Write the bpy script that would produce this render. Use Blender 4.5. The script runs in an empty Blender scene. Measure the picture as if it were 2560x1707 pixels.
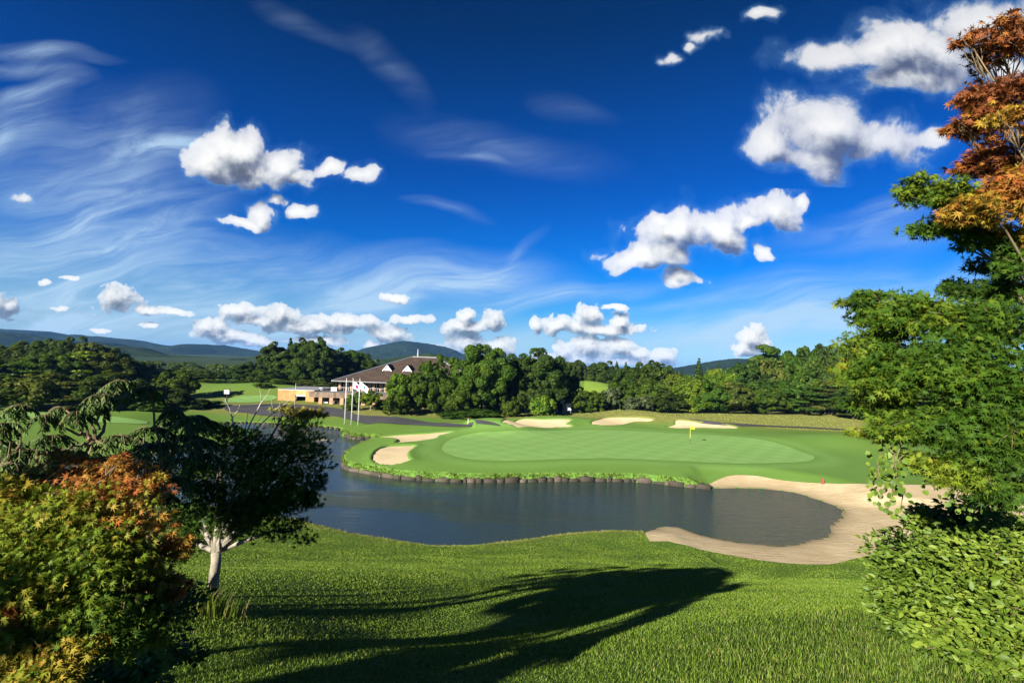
import bpy, math, random
import numpy as np
from mathutils import Vector, Matrix
from mathutils.geometry import delaunay_2d_cdt

SC = bpy.context.scene
COL = SC.collection
rad = math.radians

# ------------------------------------------------------------------ camera
CAM_Z = 10.5
PITCH = math.atan(21 / 512.0)
ROLL = rad(2.0)
F0 = np.array([0, math.cos(PITCH), math.sin(PITCH)])
U0 = np.array([0, -math.sin(PITCH), math.cos(PITCH)])
R0 = np.array([1.0, 0, 0])
CR = math.cos(ROLL) * R0 + math.sin(ROLL) * U0
CU = -math.sin(ROLL) * R0 + math.cos(ROLL) * U0
cam = bpy.data.cameras.new('camera')
cam.lens = 18.0; cam.sensor_width = 36.0
cam.clip_start = 0.05; cam.clip_end = 20000
camo = bpy.data.objects.new('camera', cam); COL.objects.link(camo)
M = Matrix.Identity(4)
for i in range(3):
    M[i][0] = CR[i]; M[i][1] = CU[i]; M[i][2] = -F0[i]
M[2][3] = CAM_Z
camo.matrix_world = M
SC.camera = camo

def ray(px, py):
    return (px - 512) / 512.0 * CR - (py - 341) / 512.0 * CU + F0

def at_z(px, py, z):
    r = ray(px, py)
    t = (z - CAM_Z) / r[2]
    return np.array([r[0] * t, r[1] * t, z])

def at_y(px, py, y):
    r = ray(px, py); t = y / r[1]
    return np.array([r[0] * t, y, CAM_Z + r[2] * t])

def hor(px):
    return 362 + math.tan(ROLL) * (px - 512)

# ------------------------------------------------------------------ light + exposure
SUN_EL = rad(22.0)
SUN_TRAVEL = Vector((0.612, 0.791, 0)).normalized()
sun = bpy.data.lights.new('sun', 'SUN')
sun.energy = 5.0; sun.angle = rad(0.5); sun.color = (1.0, 0.93, 0.80)
suno = bpy.data.objects.new('sun', sun); COL.objects.link(suno)
T = Vector((SUN_TRAVEL.x * math.cos(SUN_EL), SUN_TRAVEL.y * math.cos(SUN_EL), -math.sin(SUN_EL)))
suno.rotation_euler = T.to_track_quat('-Z', 'Y').to_euler()
SC.view_settings.view_transform = 'Standard'
SC.view_settings.look = 'None'
SC.view_settings.exposure = 1.6
SC.view_settings.gamma = 1.0

# ------------------------------------------------------------------ node helper
class NG:
    def __init__(s, tree):
        s.t = tree
    def n(s, typ, **kw):
        nd = s.t.nodes.new(typ)
        for k, v in kw.items():
            setattr(nd, k, v)
        return nd
    def put(s, sock, v):
        if isinstance(v, bpy.types.NodeSocket):
            s.t.links.new(v, sock)
        elif v is not None:
            sock.default_value = v
    def m(s, op, a, b=None, c=None, clamp=False):
        nd = s.n('ShaderNodeMath', operation=op, use_clamp=clamp)
        for i, v in enumerate((a, b, c)):
            if v is not None: s.put(nd.inputs[i], v)
        return nd.outputs[0]
    def v(s, op, a, b=None, scale=None):
        nd = s.n('ShaderNodeVectorMath', operation=op)
        s.put(nd.inputs[0], a)
        if b is not None: s.put(nd.inputs[1], b)
        if scale is not None: s.put(nd.inputs['Scale'], scale)
        return nd.outputs['Value'] if op in ('LENGTH', 'DOT_PRODUCT', 'DISTANCE') else nd.outputs[0]
    def comb(s, x, y, z=0.0):
        nd = s.n('ShaderNodeCombineXYZ')
        for i, q in enumerate((x, y, z)): s.put(nd.inputs[i], q)
        return nd.outputs[0]
    def sep(s, v):
        nd = s.n('ShaderNodeSeparateXYZ'); s.put(nd.inputs[0], v)
        return nd.outputs
    def noise(s, vec, scale, detail=3.0, rough=0.5, dist=0.0, out='Fac'):
        nd = s.n('ShaderNodeTexNoise')
        s.put(nd.inputs['Vector'], vec); s.put(nd.inputs['Scale'], scale)
        nd.inputs['Detail'].default_value = detail
        nd.inputs['Roughness'].default_value = rough
        nd.inputs['Distortion'].default_value = dist
        return nd.outputs[out]
    def ramp(s, f, stops, interp='LINEAR'):
        nd = s.n('ShaderNodeValToRGB'); nd.color_ramp.interpolation = interp
        e = nd.color_ramp.elements
        while len(e) < len(stops): e.new(0.5)
        for el, (p, c) in zip(e, stops):
            el.position = p
            el.color = (c[0], c[1], c[2], 1) if not isinstance(c, float) else (c, c, c, 1)
        s.put(nd.inputs[0], f)
        return nd.outputs[0]
    def mix(s, f, a, b, blend='MIX'):
        nd = s.n('ShaderNodeMix', data_type='RGBA', blend_type=blend)
        s.put(nd.inputs[0], f)
        for sock, q in ((nd.inputs[6], a), (nd.inputs[7], b)):
            if isinstance(q, tuple): q = (q[0], q[1], q[2], 1)
            s.put(sock, q)
        return nd.outputs[2]
    def sstep(s, x, lo, hi):
        nd = s.n('ShaderNodeMapRange', interpolation_type='SMOOTHSTEP')
        s.put(nd.inputs[0], x)
        nd.inputs[1].default_value = lo; nd.inputs[2].default_value = hi
        return nd.outputs[0]

# ------------------------------------------------------------------ world: sky and clouds
# cumulus puffs: direction (as picture position used once to get a bearing), width, height in px of a 90 degree view
CUM = [(236,150,34,27),(207,161,32,22),(250,170,60,17),(283,161,36,20),(306,170,20,12),(331,165,17,10),(359,173,22,13),
 (259,210,20,15),(244,219,30,7),(278,196,13,8),(300,208,15,8),
 (823,131,62,42),(776,140,40,28),(812,158,50,20),(880,142,46,30),(925,140,40,16),
 (835,56,54,24),(880,46,50,26),(930,52,62,34),(990,20,70,38),(910,80,70,20),(1005,72,40,20),
 (672,232,50,30),(660,222,22,16),(712,228,38,24),(636,256,40,15),(668,258,34,13),(771,212,32,22),(792,203,17,14),(752,222,26,12),
 (763,249,12,10),(680,280,28,8),(704,37,18,11),(668,61,9,8),(765,14,20,9),(692,48,10,8),
 (118,298,28,15),(7,305,16,16),(150,310,26,6),(176,312,20,5),(283,316,24,14),(255,319,36,8),(239,311,26,9),(310,327,54,9),(345,322,48,10),
 (209,328,20,10),(225,334,40,6),(390,334,26,11),(411,318,24,6),(396,297,18,6),(468,326,34,9),(492,322,14,14),(466,315,10,10),
 (464,342,22,12),(503,348,17,13),(374,346,16,6),(250,340,40,6),(320,340,30,5),
 (587,316,15,15),(556,324,18,11),(600,328,54,8),(620,320,11,10),(535,326,7,12),(590,346,24,14),(620,347,22,11),(562,351,13,12),
 (661,355,22,10),(637,352,20,9),(575,358,60,7),(640,361,50,5),(754,337,16,16),(748,350,18,9),(766,343,10,6),(614,307,14,4),(440,352,20,8),
 (20,198,14,8),(70,277,10,3),(45,283,9,3),(60,308,9,3),(100,330,14,3),(150,325,10,3)]
# cirrus: position, half length, half width, turn (deg), strength
CIR = [(30,190,230,75,-28,.55),(90,235,190,60,-20,.65),(150,275,320,74,2,.80),(60,320,330,50,0,.85),(120,180,120,30,-25,.45),(160,150,90,18,-10,.75),(185,147,50,8,-5,.5),(60,54,95,15,4,.65),(45,72,80,12,4,.55),
 (45,92,80,12,-8,.55),(20,125,80,34,-34,.6),(5,140,30,16,-40,.5),(60,225,60,20,-12,.5),(410,282,190,42,-4,.80),(440,282,140,20,-9,.6),(370,300,100,20,-10,.7),(508,256,60,9,-32,.22),(560,292,140,14,-10,.7),
 (900,208,170,22,-17,.50),(900,238,170,20,-10,.35),(860,305,340,52,-9,.95),(760,330,320,22,-7,.8),(690,297,140,8,-7,.5),
 (560,332,240,16,-4,.55),(470,162,46,8,6,.35),(450,212,50,8,8,.30),(575,107,50,16,12,.14),(300,20,80,18,22,.14),(385,66,70,22,48,.15),
 (500,150,150,34,8,.18),(330,335,280,44,0,.5)]

world = bpy.data.worlds.new('World'); SC.world = world; world.use_nodes = True
wt = world.node_tree; wt.nodes.clear(); W = NG(wt)

def puffs_in(box):
    x0, y0, x1, y1 = box
    return [c for c in CUM if x0 - 20 <= c[0] <= x1 + 20 and y0 - 12 <= c[1] <= y1 + 12]

def build_density(name, puffs, nscale, amp, warp):
    g = bpy.data.node_groups.new(name, 'ShaderNodeTree')
    g.interface.new_socket('p', in_out='INPUT', socket_type='NodeSocketVector')
    g.interface.new_socket('d', in_out='OUTPUT', socket_type='NodeSocketFloat')
    G = NG(g)
    gi = G.n('NodeGroupInput'); go = G.n('NodeGroupOutput')
    p = gi.outputs[0]
    nw = G.noise(p, nscale * 0.9, 3.0, 0.55, out='Color')      # gentle warp so the puffs lose their elliptical outline
    pw = G.v('ADD', p, G.v('MULTIPLY', G.v('SUBTRACT', nw, (0.5, 0.5, 0.5)), (warp, warp * 0.7, 0.0)))
    acc = -2.0
    for (cx, cy, rx, ry) in puffs:
        r = ray(cx, cy)
        u, v = r[0] / r[1], r[2] / r[1]
        q = G.v('MULTIPLY', G.v('SUBTRACT', pw, (float(u), float(v), 0.0)), (512.0 / rx, 512.0 / ry, 0.0))
        acc = G.m('SMOOTH_MAX', G.m('SUBTRACT', 1.03, G.v('LENGTH', q)), acc, 0.20)
    nn = G.noise(p, nscale, 12.0, 0.62, 0.35)
    d = G.m('ADD', acc, G.m('MULTIPLY', G.m('SUBTRACT', nn, 0.50), amp))
    g.links.new(d, go.inputs[0])
    return g

# every region: box in px, noise scale, noise amount, warp, light step, edge softness, shade added
REGIONS = [((140, 95, 400, 240), 11.0, 2.0, 0.12, 0.040, 0.55, 0.02),
           ((690, -60, 1100, 182), 7.5, 2.2, 0.14, 0.055, 0.90, 0.04),
           ((580, 190, 840, 296), 11.0, 2.0, 0.12, 0.040, 0.50, 0.02),
           ((640, -15, 740, 95), 12.0, 2.6, 0.14, 0.03, 1.6, 0.1),
           ((-60, 180, 60, 215), 20.0, 2.2, 0.06, 0.03, 1.4, 0.7),
           ((-60, 262, 519, 366), 26.0, 2.0, 0.034, 0.018, 0.45, 0.14),
           ((-60, 268, 90, 316), 28.0, 2.0, 0.034, 0.018, 0.70, 0.42),
           ((521, 298, 800, 376), 28.0, 1.9, 0.032, 0.016, 0.40, 0.02)]

def build_world():
    tc = W.n('ShaderNodeTexCoord')
    d = tc.outputs['Generated']
    x, y, z = W.sep(d)
    sky = W.n('ShaderNodeTexSky', sky_type='NISHITA')
    sky.sun_disc = False; sky.sun_elevation = SUN_EL
    sky.sun_rotation = math.atan2(-SUN_TRAVEL.x, -SUN_TRAVEL.y)
    sky.air_density = 1.0; sky.dust_density = 0.4; sky.ozone_density = 2.5
    base = W.mix(1.0, sky.outputs[0], W.ramp(z, SKY_TINT), 'MULTIPLY')
    ysafe = W.m('MAXIMUM', y, 0.08)
    p = W.comb(W.m('DIVIDE', x, ysafe), W.m('DIVIDE', z, ysafe), 0.0)
    front = W.m('MULTIPLY', W.m('GREATER_THAN', y, 0.2), W.m('GREATER_THAN', z, -0.02))
    # cirrus veil
    pn = W.noise(p, 3.0, 2.0, 0.5, out='Color')
    pc = W.v('ADD', p, W.v('MULTIPLY', W.v('SUBTRACT', pn, (0.5, 0.5, 0.5)), (0.22, 0.12, 0.0)))
    acc = 0.0
    for (cx, cy, rl, rw, rot, st) in CIR:
        r = ray(cx, cy)
        q = W.v('SUBTRACT', pc, (float(r[0] / r[1]), float(r[2] / r[1]), 0.0))
        a = rad(-rot)
        c1 = W.v('DOT_PRODUCT', q, (math.cos(a) * 512 / rl, math.sin(a) * 512 / rl, 0.0))
        c2 = W.v('DOT_PRODUCT', q, (-math.sin(a) * 512 / rw, math.cos(a) * 512 / rw, 0.0))
        e = W.m('SUBTRACT', 1.0, W.v('LENGTH', W.comb(c1, c2)), clamp=True)
        acc = W.m('ADD', acc, W.m('MULTIPLY', W.m('POWER', e, 1.2), st))
    rotp = W.n('ShaderNodeVectorRotate', rotation_type='Z_AXIS'); W.put(rotp.inputs['Vector'], pc); rotp.inputs['Angle'].default_value = rad(-12)
    st1 = W.noise(W.v('MULTIPLY', rotp.outputs[0], (2.0, 11.0, 1.0)), 1.8, 9.0, 0.62, 0.9)
    st2 = W.noise(W.v('MULTIPLY', rotp.outputs[0], (1.0, 2.6, 1.0)), 3.0, 6.0, 0.55, 0.4)
    streak = W.m('MULTIPLY', W.sstep(st1, 0.28, 0.78), W.sstep(st2, 0.15, 0.7))
    ca = W.m('MULTIPLY', acc, W.m('ADD', W.m('MULTIPLY', streak, 1.25), 0.26), clamp=True)
    col = W.mix(W.m('MINIMUM', ca, 0.8), base, CIRRUS)
    def bgnode(c):
        nd = W.n('ShaderNodeBackground'); W.put(nd.inputs[0], c); nd.inputs[1].default_value = SKY_STRENGTH
        return nd.outputs[0]
    def mixsh(f, a, b):
        nd = W.n('ShaderNodeMixShader'); W.put(nd.inputs[0], f)
        wt.links.new(a, nd.inputs[1]); wt.links.new(b, nd.inputs[2])
        return nd.outputs[0]
    px, py, _ = W.sep(p)
    sh = bgnode(col)
    for i, (box, nscale, amp, warp, stp, soft, shade) in enumerate(REGIONS):
        g = build_density('cloud_density_%d' % i, puffs_in(box), nscale, amp, warp)
        def dens(v):
            nd = W.n('ShaderNodeGroup'); nd.node_tree = g
            W.put(nd.inputs[0], v); return nd.outputs[0]
        d0 = dens(p)
        d1 = dens(W.v('ADD', p, (-0.45 * stp, 0.9 * stp, 0.0)))
        e = 0.3 * stp
        n0 = W.noise(p, nscale * 1.3, 4.0, 0.50)
        n1 = W.noise(W.v('ADD', p, (-0.7 * e, 0.7 * e, 0.0)), nscale * 1.3, 4.0, 0.50)
        alpha = W.m('ADD', W.m('MULTIPLY', W.sstep(d0, 0.0, soft * 0.5), 0.60), W.m('ADD', W.m('MULTIPLY', W.sstep(d0, 0.0, soft * 1.8), 0.32), W.m('MULTIPLY', W.sstep(d0, -0.30, 0.05), 0.08)))
        occ = W.m('ADD', W.m('MULTIPLY', W.m('SUBTRACT', d1, d0), 0.62), W.m('MULTIPLY', W.m('SUBTRACT', n1, n0), 0.8))
        occ = W.m('ADD', W.m('ADD', occ, W.m('MULTIPLY', W.sstep(d1, 0.1, 1.3), 0.42)), 0.32 + shade)
        ccol = W.mix(W.m('MULTIPLY', alpha, 0.97), col, W.mix(W.sstep(alpha, 0.0, 0.75), (1.6, 3.6, 6.0), W.ramp(occ, CLOUD_RAMP)))
        c0 = ray(box[0], box[3]); c1 = ray(box[2], box[1])
        ins = W.m('MULTIPLY', W.m('MULTIPLY', W.m('GREATER_THAN', px, float(c0[0] / c0[1])), W.m('LESS_THAN', px, float(c1[0] / c1[1]))),
                  W.m('MULTIPLY', W.m('GREATER_THAN', py, float(c0[2] / c0[1])), W.m('LESS_THAN', py, float(c1[2] / c1[1]))))
        sh = mixsh(ins, sh, bgnode(ccol))
    sh = mixsh(front, bgnode(base), sh)
    out = W.n('ShaderNodeOutputWorld'); wt.links.new(sh, out.inputs[0])
    world.cycles.sampling_method = 'MANUAL'; world.cycles.sample_map_resolution = 256

SKY_STRENGTH = 0.0505
# tint of the air by height above the horizon
SKY_TINT = [(0.0, (0.40, 0.70, 1.20)), (0.045, (0.33, 0.56, 0.89)), (0.10, (0.12, 0.45, 0.83)), (0.175, (0.014, 0.345, 0.87)),
            (0.245, (0.008, 0.285, 0.80)), (0.33, (0.006, 0.225, 0.69)), (0.42, (0.007, 0.195, 0.57)), (0.56, (0.008, 0.130, 0.33)), (1.0, (0.008, 0.09, 0.22))]
CIRRUS = (3.5, 4.9, 6.2)
CLOUD_RAMP = [(0.0, (6.8, 6.8, 6.6)), (0.25, (5.6, 5.7, 5.7)), (0.5, (3.7, 3.9, 4.1)), (0.75, (1.9, 2.1, 2.5)), (1.0, (0.9, 1.05, 1.4))]
build_world()

# ------------------------------------------------------------------ mesh helpers
RNG = np.random.default_rng(11)

def mesh_np(name, verts, loops, counts, mat=None, attrs=None, smooth=False):
    """mesh from numpy: loops = flat vertex indices, counts = vertices per face"""
    me = bpy.data.meshes.new(name)
    verts = np.asarray(verts, np.float32); loops = np.asarray(loops, np.int32); counts = np.asarray(counts, np.int32)
    me.vertices.add(len(verts)); me.vertices.foreach_set('co', verts.ravel())
    me.loops.add(len(loops)); me.loops.foreach_set('vertex_index', loops)
    me.polygons.add(len(counts))
    st = np.zeros(len(counts), np.int32); st[1:] = np.cumsum(counts)[:-1]
    me.polygons.foreach_set('loop_start', st)
    me.polygons.foreach_set('loop_total', counts)
    if smooth:
        me.polygons.foreach_set('use_smooth', np.ones(len(counts), bool))
    for k, a in (attrs or {}).items():
        at = me.attributes.new(k, 'FLOAT', 'POINT'); at.data.foreach_set('value', np.asarray(a, np.float32))
    if mat: me.materials.append(mat)
    me.update(calc_edges=True)
    return me

def obj(name, me, parent=None, loc=None):
    o = bpy.data.objects.new(name, me); COL.objects.link(o)
    if parent: o.parent = parent
    if loc is not None: o.location = loc
    return o

def tag(o, label=None, cat=None, group=None, kind=None):
    if label: o['label'] = label
    if cat: o['category'] = cat
    if group: o['group'] = group
    if kind: o['kind'] = kind
    return o

def thing(name, label, cat, loc=(0, 0, 0), rotz=0.0, group=None):
    o = bpy.data.objects.new(name, None); COL.objects.link(o)
    o.empty_display_size = 0.2
    o.location = loc; o.rotation_euler = (0, 0, rotz)
    return tag(o, label, cat, group)

class MB:
    """collects boxes, tubes and polygons into one mesh"""
    def __init__(s): s.v = []; s.f = []
    def poly(s, pts):
        n = len(s.v); s.v += [tuple(p) for p in pts]; s.f.append(tuple(range(n, n + len(pts))))
    def box(s, x0, y0, z0, x1, y1, z1):
        n = len(s.v)
        s.v += [(x0,y0,z0),(x1,y0,z0),(x1,y1,z0),(x0,y1,z0),(x0,y0,z1),(x1,y0,z1),(x1,y1,z1),(x0,y1,z1)]
        for f in ((0,3,2,1),(4,5,6,7),(0,1,5,4),(1,2,6,5),(2,3,7,6),(3,0,4,7)): s.f.append(tuple(n + i for i in f))
    def prism(s, pts, vec):
        """closed prism: polygon pts swept by vec"""
        n = len(s.v); k = len(pts); v = Vector(vec)
        s.v += [tuple(p) for p in pts] + [tuple(Vector(p) + v) for p in pts]
        s.f.append(tuple(range(n + k - 1, n - 1, -1))); s.f.append(tuple(range(n + k, n + 2 * k)))
        for i in range(k):
            j = (i + 1) % k; s.f.append((n + i, n + j, n + k + j, n + k + i))
    def tube(s, path, radii, sides=6, cap=True):
        path = [Vector(p) for p in path]; n = len(path); base = len(s.v)
        side = None
        for i, p in enumerate(path):
            d = (path[min(i + 1, n - 1)] - path[max(i - 1, 0)])
            d = d.normalized() if d.length > 1e-9 else Vector((0, 0, 1))
            if side is None: side = d.orthogonal().normalized()
            side = (side - d * side.dot(d))
            side = side.normalized() if side.length > 1e-6 else d.orthogonal().normalized()
            up = d.cross(side)
            for k in range(sides):
                a = 2 * math.pi * k / sides
                s.v.append(tuple(p + (side * math.cos(a) + up * math.sin(a)) * radii[i]))
        for i in range(n - 1):
            for k in range(sides):
                a = base + i * sides + k; b = base + i * sides + (k + 1) % sides
                s.f.append((a, b, b + sides, a + sides))
        if cap:
            s.f.append(tuple(base + k for k in range(sides - 1, -1, -1)))
            s.f.append(tuple(base + (n - 1) * sides + k for k in range(sides)))
    def mesh(s, name, mat, smooth=False, bevel=0):
        me = bpy.data.meshes.new(name); me.from_pydata(s.v, [], s.f); me.update()
        if mat: me.materials.append(mat)
        if smooth: me.polygons.foreach_set('use_smooth', np.ones(len(me.polygons), bool))
        return me
    def build(s, name, mat, parent=None, loc=None, smooth=False):
        return obj(name, s.mesh(name, mat, smooth), parent, loc)

# ------------------------------------------------------------------ materials
def new_mat(name):
    m = bpy.data.materials.new(name); m.use_nodes = True
    nt = m.node_tree; nt.nodes.clear(); G = NG(nt)
    out = G.n('ShaderNodeOutputMaterial'); b = G.n('ShaderNodeBsdfPrincipled')
    nt.links.new(b.outputs[0], out.inputs[0])
    return m, G, b, out

def pos(G):
    return G.n('ShaderNodeNewGeometry').outputs['Position']

def objco(G):
    return G.n('ShaderNodeTexCoord').outputs['Object']

def attr(G, name):
    return G.n('ShaderNodeAttribute', attribute_name=name).outputs['Fac']

def bump(G, b, h, strength, dist):
    nd = G.n('ShaderNodeBump'); nd.inputs['Strength'].default_value = strength; nd.inputs['Distance'].default_value = dist
    G.put(nd.inputs['Height'], h); G.put(b.inputs['Normal'], nd.outputs[0])

def simple_mat(name, col, rough=0.7, var=0.25, scale=3.0, spec=0.3, metallic=0.0, bmp=0.0, stretch=(1, 1, 1)):
    m, G, b, _ = new_mat(name)
    n = G.noise(G.v('MULTIPLY', objco(G), stretch), scale, 6.0, 0.6)
    lo = tuple(c * (1 - var) for c in col); hi = tuple(min(1, c * (1 + var)) for c in col)
    G.put(b.inputs['Base Color'], G.ramp(n, [(0.3, lo), (0.7, hi)]))
    b.inputs['Roughness'].default_value = rough; b.inputs['Specular IOR Level'].default_value = spec; b.inputs['Metallic'].default_value = metallic
    if bmp: bump(G, b, n, 0.6, bmp)
    return m

def leaf_mat(name, stops, rough=0.5, trans=0.22, spec=0.06, objvar=0.2, attrname='var'):
    """stops: colour ramp over the per-leaf value; some light comes through the leaf"""
    m, G, b, out = new_mat(name)
    c = G.ramp(attr(G, attrname), stops)
    if objvar:
        r = G.n('ShaderNodeObjectInfo').outputs['Random']
        nd = G.n('ShaderNodeHueSaturation')
        G.put(nd.inputs['Hue'], G.m('ADD', 0.5 - 0.02, G.m('MULTIPLY', r, 0.035)))
        nd.inputs['Saturation'].default_value = 1.0
        G.put(nd.inputs['Value'], G.m('ADD', 1 - objvar, G.m('MULTIPLY', G.m('FRACT', G.m('MULTIPLY', r, 7.3)), 2 * objvar)))
        G.put(nd.inputs['Color'], c); c = nd.outputs[0]
    G.put(b.inputs['Base Color'], c)
    b.inputs['Roughness'].default_value = rough; b.inputs['Specular IOR Level'].default_value = spec
    t = G.n('ShaderNodeBsdfTranslucent'); G.put(t.inputs[0], G.mix(0.5, c, (0.30, 0.40, 0.02), 'MIX') if trans > 0.2 else c)
    mx = G.n('ShaderNodeMixShader'); mx.inputs[0].default_value = trans
    G.t.links.new(b.outputs[0], mx.inputs[1]); G.t.links.new(t.outputs[0], mx.inputs[2]); G.t.links.new(mx.outputs[0], out.inputs[0])
    return m

# ------------------------------------------------------------------ polygons and terrain
def sdf(P, x, y):
    """signed distance to a polygon, negative inside"""
    P = np.asarray(P, float)[:, :2]; x = np.asarray(x, float); y = np.asarray(y, float)
    d2 = np.full(x.shape, 1e18); ins = np.zeros(x.shape, bool)
    n = len(P)
    for i in range(n):
        ax, ay = P[i]; bx, by = P[(i + 1) % n]
        ex, ey = bx - ax, by - ay
        L = ex * ex + ey * ey
        if L < 1e-12: continue
        t = np.clip(((x - ax) * ex + (y - ay) * ey) / L, 0, 1)
        d2 = np.minimum(d2, (x - ax - t * ex) ** 2 + (y - ay - t * ey) ** 2)
        c = ((ay > y) != (by > y))
        if by != ay:
            ins ^= c & (x < (bx - ax) * (y - ay) / (by - ay) + ax)
    d = np.sqrt(d2)
    return np.where(ins, -d, d)

def spline(P, step, closed=True):
    """resampled Catmull-Rom through the points"""
    P = np.asarray(P, float)[:, :2]; n = len(P); out = []
    rng = range(n) if closed else range(n - 1)
    for i in rng:
        if closed: p0, p1, p2, p3 = P[i - 1], P[i], P[(i + 1) % n], P[(i + 2) % n]
        else: p0, p1, p2, p3 = P[max(i - 1, 0)], P[i], P[i + 1], P[min(i + 2, n - 1)]
        k = max(1, int(np.linalg.norm(p2 - p1) / step))
        for j in range(k):
            t = j / k
            a = 0.5 * (2 * p1 + (p2 - p0) * t + (2 * p0 - 5 * p1 + 4 * p2 - p3) * t * t + (-p0 + 3 * p1 - 3 * p2 + p3) * t ** 3)
            out.append(a)
    if not closed: out.append(P[-1])
    return np.array(out)

def sm(x, lo, hi):
    t = np.clip((x - lo) / (hi - lo), 0, 1); return t * t * (3 - 2 * t)

def smin(a, b, k):
    h = np.clip(0.5 + 0.5 * (b - a) / k, 0, 1)
    return b * (1 - h) + a * h - k * h * (1 - h)

POND_FAR = [(-60,475),(40,466),(100,458),(162,452.7),(190,449),(221,446),(245,441),(258,437),(259,431.5),(245,429.5),(225,428),(212,426),(216,423.5),(240,422.5),(275,424),(300,425.5),(328,427.5),
            (341,429.5),(342,434),(352,438),(370,438.8),(378,439.5),(370,444),(358,449.5),(348,456),(343.6,462.6),(347,468.5),(363.8,472),(391,477),(430,480),(489,481.6),(554,480.4),(607,480.5),(650,482),(679,485.5),(703.6,487.7)]
POND_NEAR = [(737,487.4),(766,488.4),(795,492),(816,498.5),(838,506.5),(842.5,514.8),(831,526.3),(831,534),(815.7,539),(785,545.5),(739,542),(701,535),(678,526.8),(662.7,525.8),(645,533),
             (611.6,532.7),(560.6,536.5),(509.6,544),(443,548.8),(407.5,544),(356.5,536.5),(313,525.8),(298,521),(270,516),(220,508),(150,500),(60,490),(-60,484)]
POND = spline([at_z(x, y, 0.0) for x, y in POND_FAR + POND_NEAR], 0.7)
WALL_LINE = spline([at_z(x, y, 0.0) for x, y in POND_FAR[18:]], 0.4, closed=False)

HILL_Y = np.array([-60, -20, -5, 0, 3, 6, 10, 15, 20, 25, 28.5, 33, 60, 1e5])
HILL_Z = np.array([12, 10.6, 9.3, 8.9, 8.25, 7.5, 6.1, 4.3, 2.65, 1.2, 0.5, 0.3, 0.3, 0.3])

# mounds: x px, y px, guessed z, height, half widths
MOUNDS_PX = [(426, 426, 1.6, 1.15, 6.5, 3.6), (497, 424, 2.0, 1.5, 5.0, 4.0), (562, 418, 2.0, 1.0, 7, 4), (628, 416, 2.0, 1.5, 8, 4.5), (700, 420, 2.0, 1.0, 8, 4),
             (388, 430, 1.2, 0.5, 5, 3), (855, 440, 1.6, 1.0, 7, 6), (790, 440, 1.4, 0.35, 10, 5), (740, 416, 2.0, 0.9, 20, 5), (850, 418, 2.0, 1.2, 14, 6)]
MOUNDS = [(at_z(a, b, c)[0], at_z(a, b, c)[1], h, sx, sy) for a, b, c, h, sx, sy in MOUNDS_PX]
MOUNDS += [(21, 140, 5.0, 15, 15), (-52, 113, 2.2, 12, 9), (-75, 112, 1.6, 14, 10)]

def land(x, y):
    """ground height without the pond and the bunkers"""
    x = np.asarray(x, float); y = np.asarray(y, float)
    hill = np.interp(y, HILL_Y, HILL_Z)
    near = np.exp(-(np.maximum(y, 0) / 7.0) ** 2)
    hill = hill + 0.17 * np.clip(x - 0.6, 0, 9) * near - 0.02 * np.clip(-x, 0, 30) * near
    hill = hill + 0.10 * np.sin(x * 0.42 + 0.7) * np.sin(y * 0.33 + 0.4) * sm(y, 2, 9) * (1 - sm(y, 20, 28))
    hill = hill - 0.55 * np.exp(-((x + 0.8) / 3.2) ** 2 - ((y - 9) / 4.0) ** 2)       # shallow dip in the slope
    far = 0.3 + 0.75 * sm(y, 30, 46) + 0.010 * np.clip(y - 50, 0, 60)
    z = np.maximum(hill, far)
    for mx, my, h, sx, sy in MOUNDS:
        z = z + h * np.exp(-((x - mx) / sx) ** 2 - ((y - my) / sy) ** 2)
    r = np.hypot(x, y)
    z = z + sm(r, 95, 190) * 1.2 * np.sin(x * 0.031 + 1) * np.cos(y * 0.027)
    return z

def hit(px, py, fn=land, t0=15.0, t1=400.0):
    r = ray(px, py); t = np.geomspace(t0, t1, 3000)
    X, Y, Z = r[0] * t, r[1] * t, CAM_Z + r[2] * t
    d = Z - fn(X, Y); i = np.argmax(d < 0)
    if not (d < 0).any(): i = len(t) - 1
    return np.array([X[i], Y[i], Z[i]])

BUNKER_PX = [
 [(376.9,431),(390,429.5),(406.6,429.8),(423,431.6),(441,431),(453,431.4),(447,433.4),(438.8,435.2),(435,438.2),(425.7,440),(411.4,441.7),(396,442.3),(398,439),(392.4,435.8),(381.6,433.4)],
 [(372,456),(375.7,449.5),(385,445.3),(399.5,444.5),(415.5,444.7),(411.4,449),(408,452.5),(409,457.2),(411.4,459),(399.5,461.7),(385.2,461.8),(375.7,459.6)],
 [(500,421),(504,419.5),(518.5,419.2),(542,418.8),(560,418.3),(571,418.8),(570,421),(566,423.3),(572.6,425),(569.7,426.9),(554,427.5),(536.3,427.2),(518.5,427.1),(512.6,424.7),(504,422.7)],
 [(590.8,422.6),(598,419),(606.7,417.1),(627,416.6),(647,417.1),(654.4,419),(650,421.2),(632.7,422),(621,424.4),(609.6,425.2),(598,425)],
 [(666,426.3),(674.7,423.4),(676,419.7),(686,419.7),(700.7,422),(712,423),(729.6,424.8),(737.6,427),(734,428.4),(715,428.1),(700.7,427.7),(690.6,428),(676,428.1)]]
BUNKERS = [spline([hit(x, y) for x, y in b], 0.35) for b in BUNKER_PX]
BUNK_BOX = [(b[:, 0].min() - 3, b[:, 0].max() + 3, b[:, 1].min() - 3, b[:, 1].max() + 3) for b in BUNKERS]
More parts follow.
